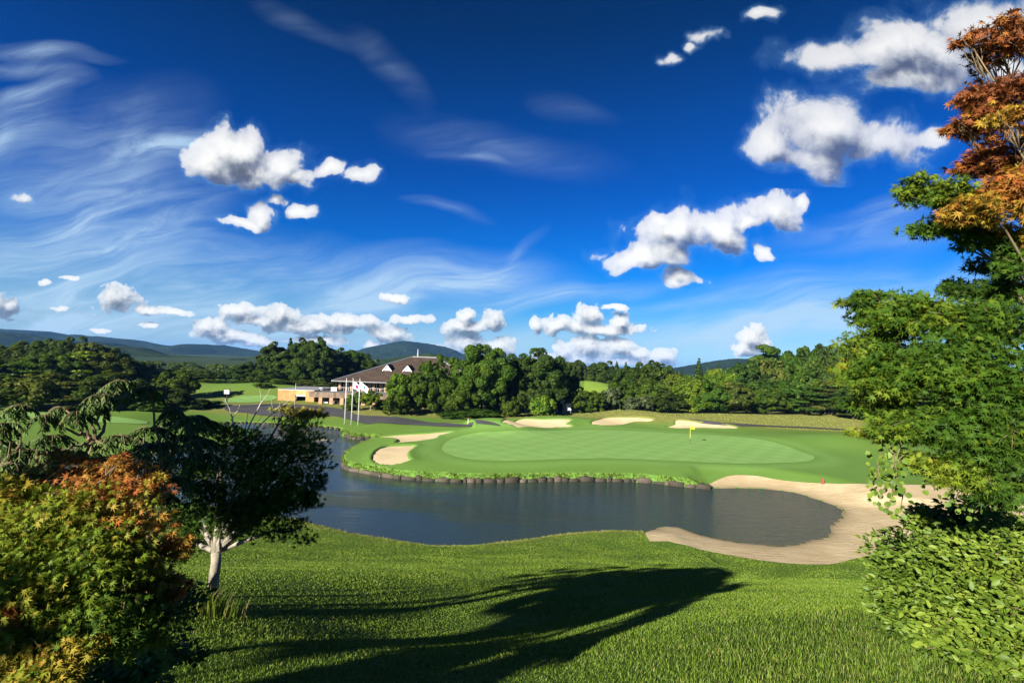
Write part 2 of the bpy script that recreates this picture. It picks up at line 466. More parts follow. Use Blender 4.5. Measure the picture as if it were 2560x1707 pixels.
GREEN_PX = [(442,448),(447,441),(459,436),(477,432.3),(500.6,431),(530,430.2),(566,429.7),(601,429.5),(636,430.6),(672,432.5),(708,434.2),(744,436.8),(769,440.7),(787.5,445.8),(806,453),(814,456),(812,459.5),(800,461.5),
            (773,462.6),(737,463),(693.5,461.3),(650,459.3),(614,458),(580,458.2),(550,459),(520,460.2),(489,460.2),(465,458),(447,453)]
GREEN = spline([hit(x, y) for x, y in GREEN_PX], 0.5)
BEACH_PX = [(697,487),(703.6,485.2),(722,477.6),(737,474.7),(758.5,476),(780,479.7),(802,482),(823.6,483),(860,483.4),(920,484.5),(1000,487),(1070,500),(1080,540),(1040,560),(960,556),(900,553),(856.6,558),(828.6,564),
            (777.5,562),(742,557),(700,549),(668,541),(645,533.4)]

def pond_sd(x, y):
    x = np.asarray(x, float); y = np.asarray(y, float); sd = np.full(x.shape, 99.0)
    k = (y > 20) & (y < 110) & (x > -90) & (x < 40)
    if k.any(): sd[k] = sdf(POND, x[k], y[k])
    return sd

def ground(x, y, sand=False, want_sd=False):
    x = np.asarray(x, float); y = np.asarray(y, float)
    z = land(x, y); sd = pond_sd(x, y)
    k = sd < 12
    if k.any():
        xs, ys, s, zz = x[k], y[k], sd[k], z[k]
        beach = sm(xs - 7.5 * sm(ys, 37, 43), 8.5, 11.0)
        farbank = sm(ys, 40, 42)
        wall = farbank * (1 - beach)
        mainw = sm(xs - 0.35 * (ys - 60), -27, -23)
        bank = beach * (0.02 + (0.10 + 0.12 * farbank) * np.maximum(s, 0)) + (1 - beach) * (wall * (0.26 + 0.44 * mainw + 0.10 * np.maximum(s, 0)) + (1 - wall) * (0.12 + 0.4 * np.maximum(s, 0)))
        lo = smin(zz, bank, 0.15)
        zz = np.where(s > 0, lo, np.minimum(lo, 0.5) - (0.5 + 0.25 * np.minimum(-s, 4)))
        zz = np.where((s <= 0) & (s > -3), np.maximum(zz, -1.5), zz)
        # beach goes under water gently
        zz = np.where((s <= 0) & (beach > 0.5), 0.20 * s - 0.03, zz)
        z = z.copy(); z[k] = zz
    for b, bb in zip(BUNKERS, BUNK_BOX):
        k = (x > bb[0]) & (x < bb[1]) & (y > bb[2]) & (y < bb[3])
        if k.any():
            s = sdf(b, x[k], y[k])
            lip = 0.10 * np.exp(-(s / 0.7) ** 2) * (s > 0)
            if sand: zz = -0.05 - 0.07 * sm(-s, 0, 1.6)
            else: zz = np.where(s < 0, -0.34 * sm(-s, -0.02, 0.35), lip)
            z = z.copy(); z[k] = z[k] + zz
    if want_sd: return z, sd
    return z

def gz(x, y): return float(ground(np.array([x]), np.array([y]))[0])

def cdt_sheet(name, outline, step, mat, dz, fn=None, attrs=None, keep=None):
    """a draped sheet: outline filled with a triangle mesh that follows the ground"""
    o = np.asarray(outline)[:, :2]
    x0, y0 = o.min(0); x1, y1 = o.max(0)
    gx, gy = np.meshgrid(np.arange(x0, x1, step), np.arange(y0, y1, step))
    gx = (gx + (np.arange(gx.shape[0]) % 2)[:, None] * step / 2).ravel(); gy = gy.ravel()
    k = sdf(o, gx, gy) < -0.35 * step
    V = [Vector(p) for p in o] + [Vector((a, b)) for a, b in zip(gx[k], gy[k])]
    n = len(o)
    vs, es, fs, *_ = delaunay_2d_cdt(V, [(i, (i + 1) % n) for i in range(n)], [], 1, 1e-4)
    X = np.array([v[0] for v in vs]); Y = np.array([v[1] for v in vs])
    Z = (fn or ground)(X, Y) + dz
    loops = np.array([i for f in fs for i in f]); counts = np.array([len(f) for f in fs])
    me = mesh_np(name, np.stack([X, Y, Z], 1), loops, counts, mat, attrs(X, Y) if attrs else None, True)
    if me.polygons and me.polygons[0].normal.z < 0: me.flip_normals()
    return obj(name, me)

# ---- the ground as one sheet, finer where the picture sees it
def polar_ground():
    th = np.concatenate([np.linspace(-180, -58, 40)[:-1], np.linspace(-58, 58, 520), np.linspace(58, 180, 40)[1:]]) * math.pi / 180
    rr = np.concatenate([np.geomspace(0.4, 18, 120)[:-1], np.arange(18, 92, 0.22), np.geomspace(92, 200, 90)[1:], np.geomspace(200, 9000, 50)[1:]])
    TH, RR = np.meshgrid(th, rr)
    X = (RR * np.sin(TH)).ravel(); Y = (RR * np.cos(TH)).ravel()
    Z, sd = ground(X, Y, want_sd=True)
    # the ground is kept just below the sheets laid on it
    sg = sdf(GREEN, X, Y)
    Z = np.where(sg < -0.3, Z - 0.05, Z)
    nr, nt = RR.shape
    i = np.arange(nr - 1)[:, None] * nt + np.arange(nt - 1)[None, :]
    q = np.stack([i, i + nt, i + nt + 1, i + 1], -1).reshape(-1)
    V = np.stack([X, Y, Z], 1)
    # close the hole at the viewer's feet
    V = np.vstack([V, [[0, 0, gz(0, 0)]]])
    c = len(V) - 1
    tri = np.stack([np.full(nt - 1, c), np.arange(nt - 1), np.arange(1, nt)], 1)
    loops = np.concatenate([q, tri.ravel()]); counts = np.concatenate([np.full(len(q) // 4, 4), np.full(nt - 1, 3)])
    a = lambda v: np.append(v, v[0])
    far = sm(Y, 38, 44)
    collar = np.exp(-((sg - 1.6) / 1.1) ** 2)
    fairway = (1 - sm(sg, 7.5, 10.5)) * far
    rough = sm(Y + 0.0 * X, 79, 84) * (1 - sm(np.hypot(X - 21, (Y - 140)) , 26, 34) * 0 ) * (np.abs(X) < 75)
    rough = rough * (1 - np.exp(-((X - 21) / 26) ** 2 - ((Y - 135) / 24) ** 2)) * (1 - np.exp(-((X + 58) / 26) ** 2 - ((Y - 112) / 16) ** 2))
    beachk = sm(X, 9, 13)
    dry = np.exp(-np.maximum(sd, 0) / 0.45) * (1 - far) * (1 - beachk) * (sd > -1)
    me = mesh_np('ground', V, loops, counts, ground_mat(), {'collar': a(collar), 'fairway': a(fairway), 'rough': a(rough), 'far': a(far), 'dry': a(dry), 'wild': a(np.clip(sm(np.hypot(X, Y), 185, 215) + sm(X - 0.95 * Y, 0, 25) * sm(Y, 60, 80), 0, 1))}, True)
    return tag(obj('ground', me), kind='structure')

def ground_mat():
    m, G, b, _ = new_mat('grass_ground')
    p = pos(G)
    n1 = G.noise(p, 0.35, 4.0, 0.55); n2 = G.noise(p, 3.2, 6.0, 0.6); n3 = G.noise(p, 14.0, 3.0, 0.6)
    lawn = G.mix(n2, (0.030, 0.075, 0.007), (0.075, 0.135, 0.014))
    lawn = G.mix(G.m('MULTIPLY', n1, 0.5), lawn, (0.085, 0.125, 0.018))
    far_lawn = G.mix(n1, (0.085, 0.165, 0.022), (0.125, 0.200, 0.034))
    far_lawn = G.mix(G.m('MULTIPLY', n3, 0.45), far_lawn, (0.060, 0.125, 0.016))
    c = G.mix(attr(G, 'far'), lawn, far_lawn)
    fair = G.mix(n1, (0.085, 0.180, 0.028), (0.120, 0.215, 0.042))
    c = G.mix(G.m('MULTIPLY', attr(G, 'fairway'), 0.8), c, fair)
    c = G.mix(G.m('MULTIPLY', attr(G, 'collar'), 0.6), c, (0.135, 0.255, 0.060))
    rgh = G.mix(G.noise(p, 0.8, 5.0, 0.65), (0.085, 0.125, 0.016), (0.230, 0.200, 0.065))
    c = G.mix(attr(G, 'rough'), c, rgh)
    c = G.mix(attr(G, 'wild'), c, G.mix(n2, (0.014, 0.030, 0.008), (0.040, 0.062, 0.014)))
    c = G.mix(G.m('MULTIPLY', attr(G, 'dry'), G.m('ADD', 0.3, n2), clamp=True), c, (0.26, 0.22, 0.09))
    G.put(b.inputs['Base Color'], c)
    b.inputs['Roughness'].default_value = 0.9; b.inputs['Specular IOR Level'].default_value = 0.1
    bump(G, b, G.m('ADD', G.m('MULTIPLY', n3, 0.5), n2), 0.7, 0.08)
    return m

polar_ground()

# ---- water
def water_mat():
    m, G, b, _ = new_mat('pond_water')
    p = pos(G)
    x = G.sep(p)[0]
    n = G.noise(p, 0.12, 3.0, 0.5)
    G.put(b.inputs['Base Color'], G.mix(n, (0.020, 0.034, 0.031), (0.028, 0.043, 0.037)))
    b.inputs['Roughness'].default_value = 0.09; b.inputs['IOR'].default_value = 1.33; b.inputs['Specular IOR Level'].default_value = 0.40
    w1 = G.noise(G.v('MULTIPLY', p, (0.8, 1.9, 1.0)), 1.5, 4.0, 0.6, 0.6)
    w2 = G.noise(G.v('MULTIPLY', p, (1.0, 1.5, 1.0)), 7.5, 2.0, 0.5, 0.3)
    h = G.m('ADD', w1, G.m('MULTIPLY', w2, 0.4))
    gust = G.m('ADD', 0.14, G.m('MULTIPLY', G.m('ADD', G.sstep(G.m('ADD', x, G.m('MULTIPLY', G.noise(p, 0.10, 3.0), 20.0)), 4.0, 26.0), G.m('MULTIPLY', G.sstep(G.noise(G.v('MULTIPLY', p, (0.6, 2.0, 1.0)), 0.09, 3.0), 0.5, 0.7), 0.6)), 1.1))
    bump(G, b, G.m('MULTIPLY', h, gust), 0.9, 0.16)
    return m
pv = np.vstack([POND + 0.0])
def pond_mesh():
    V = [Vector(p) for p in spline(POND, 1.5)]; n = len(V)
    c = np.array([[v[0], v[1]] for v in V]); 
    vs, es, fs, *_ = delaunay_2d_cdt(V, [(i, (i + 1) % n) for i in range(n)], [], 1, 1e-4)
    X = np.array([[v[0], v[1], 0.0] for v in vs])
    # push the rim under the banks
    s = sdf(POND, X[:, 0], X[:, 1]); cen = X.mean(0)
    me = mesh_np('pond_water', X, np.array([i for f in fs for i in f]), np.array([len(f) for f in fs]), water_mat(), None, False)
    if me.polygons[0].normal.z < 0: me.flip_normals()
    return tag(obj('pond_water', me), kind='structure')
pond_mesh()

# ---- sand
def sand_mat(name, c0, c1, rake):
    m, G, b, _ = new_mat(name)
    p = pos(G)
    n = G.noise(p, 0.5, 6.0, 0.6); n2 = G.noise(p, 9.0, 4.0, 0.6)
    c = G.mix(G.sstep(n, 0.3, 0.7), c0, c1)
    c = G.mix(G.m('MULTIPLY', n2, 0.35), c, tuple(q * 0.72 for q in c0))
    if not rake: c = G.mix(G.m('MULTIPLY', attr(G, 'wet'), G.m('ADD', 0.35, n), clamp=True), c, tuple(q * 0.42 for q in c0))
    G.put(b.inputs['Base Color'], c); b.inputs['Roughness'].default_value = 0.95; b.inputs['Specular IOR Level'].default_value = 0.1
    if rake:
        w = G.n('ShaderNodeTexWave', wave_type='BANDS', bands_direction='DIAGONAL'); G.put(w.inputs['Vector'], p)
        w.inputs['Scale'].default_value = 1.6; w.inputs['Distortion'].default_value = 6.0; w.inputs['Detail'].default_value = 2.0; w.inputs['Detail Scale'].default_value = 0.4
        bump(G, b, G.m('ADD', w.outputs[1], n2), 0.5, 0.06)
    else:
        n4 = G.noise(G.v('MULTIPLY', p, (0.6, 2.4, 1.0)), 1.3, 6.0, 0.65, 0.8)
        bump(G, b, G.m('ADD', n4, G.m('MULTIPLY', n2, 0.3)), 0.8, 0.12)
    return m
sandm = sand_mat('bunker_sand', (0.50, 0.40, 0.235), (0.58, 0.47, 0.285), True)
for b in BUNKERS:
    tag(cdt_sheet('bunker_sand', b, 0.5, sandm, 0.0, lambda X, Y: ground(X, Y, sand=True)), kind='structure')
BEACH = spline([hit(x, y, ground) for x, y in BEACH_PX], 0.6)
beachm = sand_mat('beach_sand', (0.41, 0.315, 0.180), (0.54, 0.44, 0.27), False)
tag(cdt_sheet('beach_sand', BEACH, 0.4, beachm, 0.02, None, lambda X, Y: {'wet': np.exp(-np.maximum(pond_sd(X, Y), 0) / 0.7)}), kind='structure')

# ---- putting green, mown in crossing diagonal stripes
def green_mat():
    m, G, b, _ = new_mat('putting_green')
    p = pos(G)
    r = G.n('ShaderNodeVectorRotate', rotation_type='Z_AXIS'); G.put(r.inputs['Vector'], p); r.inputs['Angle'].default_value = rad(38)
    q = G.sep(r.outputs[0])
    s1 = G.m('SINE', G.m('MULTIPLY', q[0], 2.6)); s2 = G.m('SINE', G.m('MULTIPLY', q[1], 2.6))
    st = G.m('ADD', G.sstep(s1, -0.5, 0.5), G.sstep(s2, -0.5, 0.5))
    n = G.noise(p, 1.3, 5.0, 0.65); n2 = G.noise(G.v('MULTIPLY', p, (0.5, 2.5, 1)), 1.6, 4.0, 0.6)
    f = G.m('ADD', G.m('MULTIPLY', st, 0.11), G.m('ADD', G.m('MULTIPLY', n, 0.4), G.m('MULTIPLY', n2, 0.35)))
    G.put(b.inputs['Base Color'], G.ramp(f, [(0.25, (0.130, 0.250, 0.062)), (0.85, (0.190, 0.325, 0.092))]))
    b.inputs['Roughness'].default_value = 0.9; b.inputs['Specular IOR Level'].default_value = 0.1
    return m
greenm = green_mat()
tag(cdt_sheet('putting_green', GREEN, 0.6, greenm, 0.015), kind='structure')
G2 = spline([hit(x, y) for x, y in [(-30,411.5),(30,412.5),(80,414),(125,417.5),(147,420),(140,423),(90,421.5),(30,418),(-30,416)]], 1.0)
tag(cdt_sheet('putting_green', G2, 1.0, greenm, 0.05), kind='structure')
G3 = spline([hit(x, y) for x, y in [(222,401.5),(235,397),(250,395.5),(272,395),(277,398),(262,401.5),(240,402.5)]], 1.0)
tag(cdt_sheet('distant_fairway', G3, 1.5, greenm, 0.06), kind='structure')
G4 = spline([hit(x, y) for x, y in [(568,391),(574,383.5),(584,381.2),(596,380.6),(608,381.5),(618,384),(622,392),(610,396),(585,396)]], 1.5)
fairm = simple_mat('distant_fairway_grass', (0.150, 0.230, 0.030), 0.9, 0.18, 0.15, 0.1)
tag(cdt_sheet('distant_fairway', G4, 1.5, fairm, 0.06), kind='structure')

# ---- car park, drive and cart path
def asphalt_mat():
    m, G, b, _ = new_mat('asphalt')
    p = pos(G); n = G.noise(p, 0.35, 5.0, 0.6); n2 = G.noise(p, 25.0, 2.0, 0.6)
    G.put(b.inputs['Base Color'], G.ramp(G.m('ADD', G.m('MULTIPLY', n, 0.7), G.m('MULTIPLY', n2, 0.3)), [(0.3, (0.030, 0.031, 0.035)), (0.7, (0.062, 0.062, 0.066))]))
    b.inputs['Roughness'].default_value = 0.85; b.inputs['Specular IOR Level'].default_value = 0.25
    return m
asph = asphalt_mat()
LOT_PX = [(224,409),(229,405.5),(250,404.5),(278,403.6),(314,405),(330,407),(345,409.2),(352,412),(356,414.2),(370,415.6),(387,416.2),(420,420.5),(460,424.0),(500,424.6),(500,426.2),(460,426.6),(420,425.0),(396,424),(379,422.6),(345,418.4),(330,415.6),
          (302.5,416.4),(282,416.4),(263,415.4),(245,412.5),(228,411)]
tag(cdt_sheet('car_park', spline([hit(x, y, ground) for x, y in LOT_PX], 1.0), 1.0, asph, 0.06), kind='structure')
PATH_PX = [(690,421.2),(715,423.2),(737,424.6),(770,425.8),(800,427.0),(831,428.6),(870,431),(920,434),(960,437)]
pp = spline([hit(x, y, ground) for x, y in PATH_PX], 1.0, closed=False)
tn = np.gradient(pp, axis=0); tn /= np.linalg.norm(tn, axis=1)[:, None]; nr = np.stack([-tn[:, 1], tn[:, 0]], 1) * 0.75
tag(cdt_sheet('cart_path', np.vstack([pp + nr, (pp - nr)[::-1]]), 0.8, asph, 0.07), kind='structure')

# ------------------------------------------------------------------ far hills
def ridge(name, sky, D, depth, seed, mat, bumpy=1.0, base=-4.0, nu=260, nv=36):
    """a hill range whose crest follows a skyline; it falls away to both sides"""
    rg = np.random.default_rng(seed)
    sky = np.array(sky, float)
    px = np.linspace(sky[0, 0], sky[-1, 0], nu); py = np.interp(px, sky[:, 0], sky[:, 1])
    v = np.linspace(-1, 1, nv)
    P = np.array([at_y(a, b, D) for a, b in zip(px, py)])
    X = P[:, 0][:, None] * np.ones(nv)[None, :]; Y = D + v[None, :] * depth + 0 * X
    prof = (1 - np.abs(v) ** 1.25)
    Z = base + (P[:, 2] - base)[:, None] * prof[None, :]
    # spurs and gullies run down the slope
    ph = rg.uniform(0, 6.28, 12)
    u = X / D
    for k in range(6):
        f = (18 + 14 * k); amp = depth * 0.012 / (1 + 0.7 * k) * bumpy
        Z += amp * np.sin(u * f + ph[k] + v[None, :] * (2.0 + k)) * (np.abs(v)[None, :] * (1 - np.abs(v)[None, :]) * 4)
    Z += rg.normal(0, 0.4 * bumpy * D / 1000, Z.shape) * (np.abs(v)[None, :] > 0.02)
    i = np.arange(nu - 1)[:, None] * nv + np.arange(nv - 1)[None, :]
    q = np.stack([i, i + nv, i + nv + 1, i + 1], -1).reshape(-1)
    me = mesh_np(name, np.stack([X, Y, Z], -1).reshape(-1, 3), q, np.full(len(q) // 4, 4), mat, None, True)
    return tag(obj(name, me), kind='structure')

def hill_mat(name, scale, lo, hi, bmp):
    m, G, b, _ = new_mat(name)
    p = pos(G); n = G.noise(p, scale, 8.0, 0.7); n2 = G.noise(p, scale * 0.12, 3.0, 0.5)
    G.put(b.inputs['Base Color'], G.ramp(G.m('ADD', G.m('MULTIPLY', n, 0.7), G.m('MULTIPLY', n2, 0.3)), [(0.35, lo), (0.65, hi)]))
    b.inputs['Roughness'].default_value = 0.95; b.inputs['Specular IOR Level'].default_value = 0.05
    bump(G, b, n, 1.0, bmp)
    return m
ridge_low = [(-120,352),(60,353),(110,358),(150,364),(184,369),(220,371),(262,367),(300,362),(330,368),(350,376)]
mtn = hill_mat('mountain_forest', 0.02, (0.010, 0.022, 0.012), (0.026, 0.046, 0.020), 25.0)
hil = hill_mat('hill_forest', 0.10, (0.016, 0.034, 0.008), (0.055, 0.085, 0.016), 8.0)
ridge('mountain', [(-120,322),(-40,324),(0,329),(46,330.6),(54,332.5),(61,336.3),(69,335),(76.5,333.7),(88,335.4),(101,336),(115,338),(130,339),(142,341.5),(153,343),(168,347),(185,349.5),(199,351),(212,348.5),(220,346.3),(226.6,345),(233,346.6),(245,348),(252,350),(260,351.5),(280,353.5),(320,357)], 1800, 520, 3, mtn)
ridge('mountain', [(330,356),(345,353),(352,351),(360,350.2),(368,350),(380,346.5),(390,344),(400,342),(408,341),(418,341.8),(432,343.5),(445,346),(455,349.5),(464,354),(475,357),(490,356),(500,355.4),(512,356),(525,358),(540,361.5)], 1900, 520, 4, mtn)
ridge('mountain', [(660,371),(676,368.5),(690,365.8),(705,363),(720,360),(730,358.6),(737,358.2),(748,358.6),(760,359.5),(790,366),(830,374)], 1000, 300, 5, mtn, 1.2)
ridge('hill', [(-80,330),(0,331.5),(20,333),(40,336),(60,339),(90,344)], 1100, 300, 6, mtn, 1.2)
ridge('hill', [(60,346),(98,343.6),(115,346),(128,349),(150,353),(168,355.5),(178,354),(190,356),(215,359),(245,360.5),(262,362)], 700, 180, 7, hil, 1.6)
ridge('hill', ridge_low, 480, 150, 9, hil, 1.8)
ridge('hill', [(340,372),(365,366),(385,358.5),(400,356),(420,353.5),(432,353.2),(445,356),(470,362),(500,364)], 620, 150, 8, hil, 1.6)

# ------------------------------------------------------------------ trees
def leaf_quads(P, N, S, rg, aspect=1.6):
    """diamond shaped leaf clusters: centre P, facing N, size S"""
    n = len(P)
    N = N / np.maximum(np.linalg.norm(N, axis=1)[:, None], 1e-6)
    A = rg.normal(size=(n, 3)); A -= N * (A * N).sum(1)[:, None]; A /= np.maximum(np.linalg.norm(A, axis=1)[:, None], 1e-6)
    B = np.cross(N, A)
    S = S[:, None]
    fold = N * S * 0.18
    V = np.stack([P - A * S * aspect / 2 - fold, P + B * S / 2 + fold * 0.4, P + A * S * aspect / 2 - fold, P - B * S / 2 + fold * 0.4], 1).reshape(-1, 3)
    return V

def mesh_quads(name, V, mat, var):
    n = len(V) // 4
    return mesh_np(name, V, np.arange(4 * n), np.full(n, 4), mat, {'var': np.repeat(var, 4)})

def sphere_dirs(n, rg):
    d = rg.normal(size=(n, 3)); return d / np.linalg.norm(d, axis=1)[:, None]

def crown_round(rg, W, H, nl, ls, z0=0.16, npuff=46, pr=(0.20, 0.34), flat=0.9, top=1.0, inner=0.12, lowcut=-0.75):
    """broadleaf crown: puffs of leaf clusters over an uneven egg"""
    c = []; k = 0
    R = W / 2; cz = H * (z0 + 1) / 2; rz = H * (1 - z0) / 2
    i = np.arange(npuff) + 0.5
    ph = np.arccos(1 - 2 * i / npuff); th = math.pi * (1 + 5 ** 0.5) * i + rg.uniform(0, 6)
    D = np.stack([np.sin(ph) * np.cos(th), np.sin(ph) * np.sin(th), np.cos(ph)], 1) + rg.normal(0, 0.16, (npuff, 3))
    D = D[D[:, 2] > lowcut]
    n = len(D)
    prr = rg.uniform(*pr, n) * R
    dist = rg.uniform(0.80, 1.04, n)
    C = np.stack([D[:, 0] * (R - prr * 0.75) * dist, D[:, 1] * (R - prr * 0.75) * dist, cz + D[:, 2] * (rz - prr * 0.7) * dist * top], 1)
    w = prr ** 2; idx = rg.choice(n, nl, p=w / w.sum())
    out = C[idx] - np.array([0, 0, cz]); out[:, 2] *= R / rz; out /= np.maximum(np.linalg.norm(out, axis=1)[:, None], 1e-6)
    d = sphere_dirs(nl, rg) + out * 0.75; d /= np.linalg.norm(d, axis=1)[:, None]
    sc = np.array([1, 1, flat])
    P = C[idx] + d * sc * (prr[idx] * rg.uniform(0.72, 1.08, nl))[:, None]
    N = d + rg.normal(0, 0.45, (nl, 3)) + np.array([0, 0, 0.25])
    S = ls * rg.uniform(0.6, 1.35, nl)
    ni = int(nl * inner)
    if ni:
        d2 = sphere_dirs(ni, rg); P2 = d2 * rg.uniform(0.2, 0.72, ni)[:, None] * np.array([R, R, rz]) + np.array([0, 0, cz])
        P = np.vstack([P, P2]); N = np.vstack([N, d2 + rg.normal(0, 0.5, (ni, 3))]); S = np.append(S, ls * 2.2 * np.ones(ni)); idx = np.append(idx, rg.integers(0, n, ni))
    tone = rg.uniform(0, 1, n)
    var = np.clip(0.5 * tone[idx] + 0.5 * rg.uniform(0, 1, len(P)), 0, 1)
    return leaf_quads(P, N, S, rg), var

def crown_conifer(rg, W, H, nl, ls, z0=0.10, power=0.9, tiers=16):
    t = 1 - np.sqrt(rg.uniform(0, 1, nl)); t = np.floor(t * tiers) / tiers + rg.uniform(-0.012, 0.03, nl)
    t = np.clip(t, 0, 0.995)
    z = H * (z0 + (1 - z0) * t)
    a = rg.uniform(0, 6.283, nl)
    lob = 1 + 0.16 * np.sin(a * 5 + np.floor(t * tiers) * 2.1) + rg.normal(0, 0.06, nl)
    r = W / 2 * (1 - t) ** power * lob * np.sqrt(rg.uniform(0.12, 1, nl))
    P = np.stack([r * np.cos(a), r * np.sin(a), z - 0.12 * r], 1)
    N = np.stack([np.cos(a), np.sin(a), 0.7 * np.ones(nl)], 1) + rg.normal(0, 0.4, (nl, 3))
    return leaf_quads(P, N, ls * rg.uniform(0.6, 1.3, nl), rg, 2.0), np.clip(rg.normal(0.45, 0.25, nl), 0, 1)

def crown_layered(rg, W, H, nl, ls, z0=0.14, npad=26):
    """flat spreading pads of foliage"""
    z = rg.uniform(z0, 1, npad) ; r = (W / 2) * np.sqrt(np.clip(1.05 - ((z - 0.42) / 0.62) ** 2, 0.05, 1)) * rg.uniform(0.35, 0.8, npad)
    a = np.arange(npad) * 2.4 + rg.uniform(0, 1, npad)
    C = np.stack([r * np.cos(a), r * np.sin(a), z * H], 1)
    pr = rg.uniform(0.26, 0.42, npad) * W / 2
    w = pr ** 2; idx = rg.choice(npad, nl, p=w / w.sum())
    d = sphere_dirs(nl, rg); d[:, 2] = np.abs(d[:, 2]) * 0.9 - 0.15
    P = C[idx] + d * (pr[idx] * rg.uniform(0.5, 1.05, nl))[:, None] * np.array([1, 1, 0.36])
    N = d * np.array([0.8, 0.8, 1.2]) + rg.normal(0, 0.35, (nl, 3))
    return leaf_quads(P, N, ls * rg.uniform(0.6, 1.3, nl), rg), np.clip(0.5 * rg.uniform(0, 1, npad)[idx] + 0.5 * rg.uniform(0, 1, nl), 0, 1)

def trunk_mesh(name, rg, H, r, mat, crown_w, lean=0.03, limbs=7, z0=0.2):
    mb = MB()
    n = 7; path = []
    for i in range(n):
        t = i / (n - 1)
        path.append((lean * H * math.sin(t * 2.2) + rg.normal(0, 0.05) * (i > 0), rg.normal(0, 0.05) * (i > 0), -0.3 + t * (0.78 * H + 0.3)))
    mb.tube(path, [r * (1.25 if i == 0 else 1.0) * (1 - 0.75 * i / (n - 1)) for i in range(n)], 7)
    for k in range(limbs):
        t = 0.28 + 0.5 * k / limbs; a = k * 2.4 + rg.uniform(0, 1)
        i = int(t * (n - 1)); p = Vector(path[i])
        L = crown_w * 0.36 * rg.uniform(0.7, 1.1)
        e = p + Vector((math.cos(a) * L, math.sin(a) * L, H * rg.uniform(0.12, 0.24)))
        mid = (p + e) / 2 + Vector((0, 0, -0.03 * H))
        rr = r * 0.42 * (1 - 0.4 * t)
        mb.tube([p, mid, e], [rr, rr * 0.7, rr * 0.25], 5)
    return mb.mesh(name, mat, True)

LM = {}
def lm(key, stops, **kw): LM[key] = leaf_mat('leaves_' + key, stops, **kw)
lm('mid', [(0.0, (0.016, 0.038, 0.005)), (0.5, (0.033, 0.068, 0.008)), (1.0, (0.072, 0.108, 0.011))])
lm('dark', [(0.0, (0.013, 0.028, 0.006)), (0.5, (0.027, 0.052, 0.009)), (1.0, (0.052, 0.084, 0.012))])
lm('bright', [(0.0, (0.030, 0.070, 0.006)), (0.5, (0.064, 0.115, 0.010)), (1.0, (0.120, 0.160, 0.014))])
lm('olive', [(0.0, (0.026, 0.040, 0.008)), (0.5, (0.052, 0.070, 0.012)), (1.0, (0.095, 0.102, 0.018))])
lm('grey', [(0.0, (0.040, 0.058, 0.024)), (0.5, (0.065, 0.088, 0.036)), (1.0, (0.105, 0.125, 0.055))])
lm('conifer', [(0.0, (0.012, 0.028, 0.008)), (0.5, (0.025, 0.050, 0.012)), (1.0, (0.050, 0.080, 0.018))], trans=0.08)
bark = simple_mat('bark', (0.085, 0.068, 0.050), 0.9, 0.45, 6.0, 0.15, bmp=0.03, stretch=(1, 1, 0.25))
palebark = simple_mat('pale_bark', (0.23, 0.205, 0.165), 0.9, 0.35, 6.0, 0.15, bmp=0.02, stretch=(1, 1, 0.25))

VAR = {}       # variant -> (crown mesh, trunk mesh, width, height)
def variant(key, fn, W, H, nl, ls, mat, seed, tr=0.02, bk=None, **kw):
    rg = np.random.default_rng(seed)
    V, var = fn(rg, W, H, nl, ls, **kw)
    VAR[key] = (mesh_quads('crown', V, LM[mat], var), trunk_mesh('trunk', rg, H, H * tr, bk or bark, W), W, H)
for i, mt in enumerate(['mid', 'mid', 'dark', 'mid', 'bright', 'olive']):
    variant('round%d' % i, crown_round, 11, 12, 7500, 0.46, mt, 20 + i, npuff=70 + 8 * (i % 3), pr=(0.09, 0.33), z0=0.03 + 0.03 * (i % 3), lowcut=-0.95)
variant('big0', crown_round, 11, 13, 20000, 0.32, 'mid', 40, npuff=120, pr=(0.07, 0.27), z0=0.02, lowcut=-0.97)
variant('big1', crown_round, 12, 13, 22000, 0.32, 'mid', 41, npuff=130, pr=(0.07, 0.26), z0=0.02, lowcut=-0.97)
variant('big2', crown_round, 12, 13, 16000, 0.35, 'dark', 42, npuff=105, pr=(0.08, 0.29), z0=0.02, lowcut=-0.97)
variant('tall', crown_round, 7, 14, 6500, 0.42, 'dark', 43, npuff=64, pr=(0.24, 0.40), z0=0.04, lowcut=-0.97)
variant('conifer', crown_conifer, 6, 14, 4200, 0.42, 'conifer', 44)
variant('spire', crown_conifer, 3.6, 14, 3000, 0.38, 'conifer', 45, power=0.8)
variant('palespire', crown_conifer, 3.6, 12, 2600, 0.36, 'bright', 46, power=0.75)
variant('layer', crown_layered, 12, 12, 8000, 0.42, 'mid', 47, z0=0.06, npad=34)
variant('layer_olive', crown_layered, 12, 12, 8000, 0.42, 'olive', 48, z0=0.06, npad=34)
variant('layer_bright', crown_layered, 9, 9, 4200, 0.34, 'bright', 49)
variant('dome', crown_round, 5.5, 4.5, 5200, 0.22, 'mid', 50, npuff=90, pr=(0.10, 0.17), z0=0.0, tr=0.02, lowcut=-1.1)
variant('shrub', crown_round, 4, 3.4, 2600, 0.24, 'mid', 51, npuff=34, pr=(0.22, 0.36), z0=0.0, lowcut=-1.1)
variant('shrub_bright', crown_round, 4, 3.4, 2600, 0.22, 'bright', 52, npuff=34, pr=(0.22, 0.36), z0=0.0, lowcut=-1.1)
variant('greyshrub', crown_round, 4, 4.4, 2400, 0.24, 'grey', 53, npuff=30, z0=0.04, lowcut=-1.1)
variant('young', crown_round, 4, 5, 2600, 0.26, 'bright', 54, npuff=30, pr=(0.2, 0.34), z0=0.30, bk=palebark)

